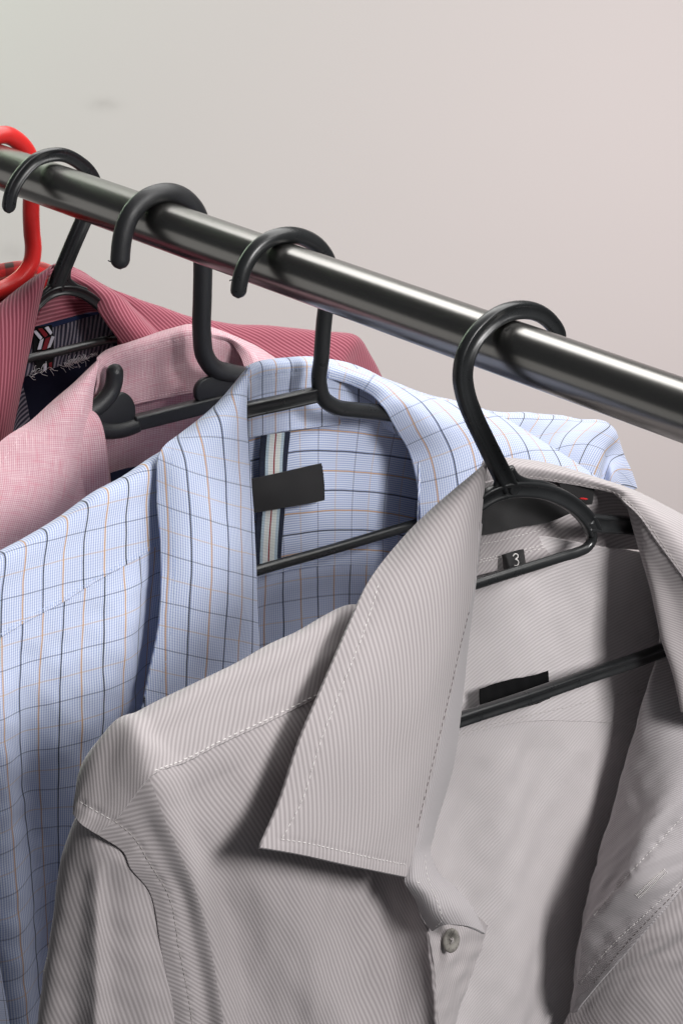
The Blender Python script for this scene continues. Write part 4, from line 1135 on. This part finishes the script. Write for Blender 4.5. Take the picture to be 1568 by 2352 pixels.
def rose_hanger():
    X = XR
    t = Thing('clothes_hanger', 'black moulded plastic hanger with slanting neck, holding the rose shirt', 'hanger', (X, 0, 0), 'black plastic hangers on the rail')
    hook = px_path([(21,490),(22,466),(29,437),(48,403),(80,370),(117,356),(146,356),(177,370),(200,390),(213,412),(217,436),(211,464),(192,507),(168,562),(150,605),(131,650),(126,662)], X)
    sweep('hook', t, hook, prof_channel(0.0096, 0.0054, 0.0026, 0.0010), M_BLACK, round_ends=(True, False), scale=((0, 0.82), (0.45, 0.82), (0.6, 1.0), (1, 1.0)))
    for fil in ([(150,612),(140,638),(120,662),(96,686)], [(153,618),(153,644),(168,660),(196,672)]):
        sweep('neck_fillet', t, px_path(fil, X), prof_channel(0.0062, 0.0032, 0.0030, 0.0003), M_BLACK, round_ends=(False, False))
    arch = px_path([(70,716),(90,694),(110,677),(132,668),(158,666),(185,672),(210,686),(235,708)], X)
    sweep('arch', t, arch, prof_channel(0.0062, 0.0052, 0.0018, 0.0009), M_BLACK, round_ends=(False, False))
    low = [pt(('w',-110,-120,0), X), pt(('w',-60,-121,0), X)] + px_path([(60,826),(120,812),(200,792),(240,782)], X) + [pt(('w',110,-122,0), X), pt(('w',160,-124,0), X)]
    sweep('lower_bar', t, low, prof_round(0.0024), M_BLACK)
    for s in (-1, 1):
        arm = [pt(('w',s*42,-78,-1), X), pt(('w',s*90,-98,-1), X), pt(('w',s*140,-116,-1), X), pt(('w',s*186,-134,-1), X)]
        sweep('shoulder_arm', t, arm, prof_channel(0.0066, 0.0052, 0.0018, 0.0009), M_BLACK)
rose_hanger()

# ------------------------------------------------------------------ red checked shirt and its hanger
def red_shirt():
    X = XD
    t = Thing('shirt', 'red and black tartan shirt under the red hanger at the photo edge', 'shirt', (X, 0, -0.05), 'shirts hanging on the rail')
    bs = [
     [(-110,680,-14),(-70,640,-20),(-20,615,-28),(20,606,-32),(60,602,-33),(100,606,-30),(140,626,-22)],
     [(-108,700,-6),(-70,655,-12),(-20,628,-19),(20,617,-22),(60,612,-23),(100,617,-21),(140,640,-12)],
     [(-105,740,-4),(-70,710,-11),(-20,690,-18),(20,680,-21),(60,676,-22),(100,680,-20),(145,700,-10)]]
    Patch('collar_stand', t, X, bs, M_TARTAN, uvmode='arc', anchor=1, thick=1.2, lift=1.0)
    leaf = [
     [(-96,676,-14),(-94,673,-10),(-92,671,-7),(-89,668,-5),(-86,665,-4)],
     [(-150,730,-6),(-135,722,0),(-122,718,4),(-110,718,5),(-100,722,3)],
     [(-215,810,4),(-185,805,10),(-160,803,14),(-135,803,15),(-115,806,10)],
     [(-260,920,14),(-225,915,19),(-195,912,22),(-165,912,21),(-140,915,15)],
     [(-290,1040,22),(-250,1035,27),(-220,1035,30),(-185,1035,29),(-160,1040,24)]]
    Patch('collar', t, X, leaf, M_TARTAN, uvmode='arc', anchor=-1, thick=1.5)
    rr = [
     [(100,640,-20),(101,625,-20),(102,614,-24),(103,607,-34)],
     [(120,660,-14),(128,645,-12),(134,636,-16),(140,632,-28)],
     [(128,700,-6),(145,690,-2),(160,685,-6),(175,690,-18)],
     [(130,760,2),(150,755,8),(170,755,6),(190,765,-6)]]
    Patch('collar', t, X, rr, M_TARTAN, uvmode='arc', anchor=0, thick=1.4)
    bb = back_net(zc=-82, zn=-104, half=125, ztip=-180, d0=-24, zbot=-400, neck=64)
    Patch('back_panel', t, X, bb, M_TARTAN, step=1.9, uvmode='arc', anchor=1)
    for s in (-1, 1):
        fl = [[('w',s*(60+25*k), -92-30*k, 0) for k in range(4)], [('w',s*(60+25*k), -150-25*k, 10) for k in range(4)], [('w',s*(60+25*k), -330, 12) for k in range(4)]]
        if s < 0: fl = [r[::-1] for r in fl]
        Patch('front_panel', t, X, fl, M_TARTAN, uvmode='col', step=1.9, ridge=True)
red_shirt()

def red_hanger():
    X = XD
    t = Thing('clothes_hanger', 'glossy red plastic hanger cut off by the photo edge', 'hanger', (X, 0, 0), 'plastic hangers on the rail')
    hook = px_path([(-62,500),(-64,455),(-58,400),(-42,350),(-18,318),(14,310),(42,324),(64,350),(74,390),(73,440),(72,490),(74,535),(77,572),(72,604),(54,632),(24,655),(-16,674),(-60,700)], X)
    sweep('hook', t, hook, prof_round(0.0050), M_RED, round_ends=(True, False))
    arm = px_path([(-60,700)], X) + [pt(('w',-60,-112,-1), X), pt(('w',-90,-140,-1), X), pt(('w',-120,-172,-1), X)]
    sweep('shoulder_arm', t, arm, prof_round(0.0050), M_RED, round_ends=(False, True))
    arm = px_path([(22,656)], X) + [pt(('w',30,-94,-2), X), pt(('w',60,-114,-1), X), pt(('w',90,-142,-1), X), pt(('w',122,-176,-1), X)]
    sweep('shoulder_arm', t, arm, prof_round(0.0050), M_RED)
    sweep('lower_bar', t, [pt(('w',-118,-170,0), X), pt(('w',-60,-176,0), X), pt(('w',60,-176,0), X), pt(('w',120,-174,0), X)], prof_round(0.003), M_RED)
red_hanger()
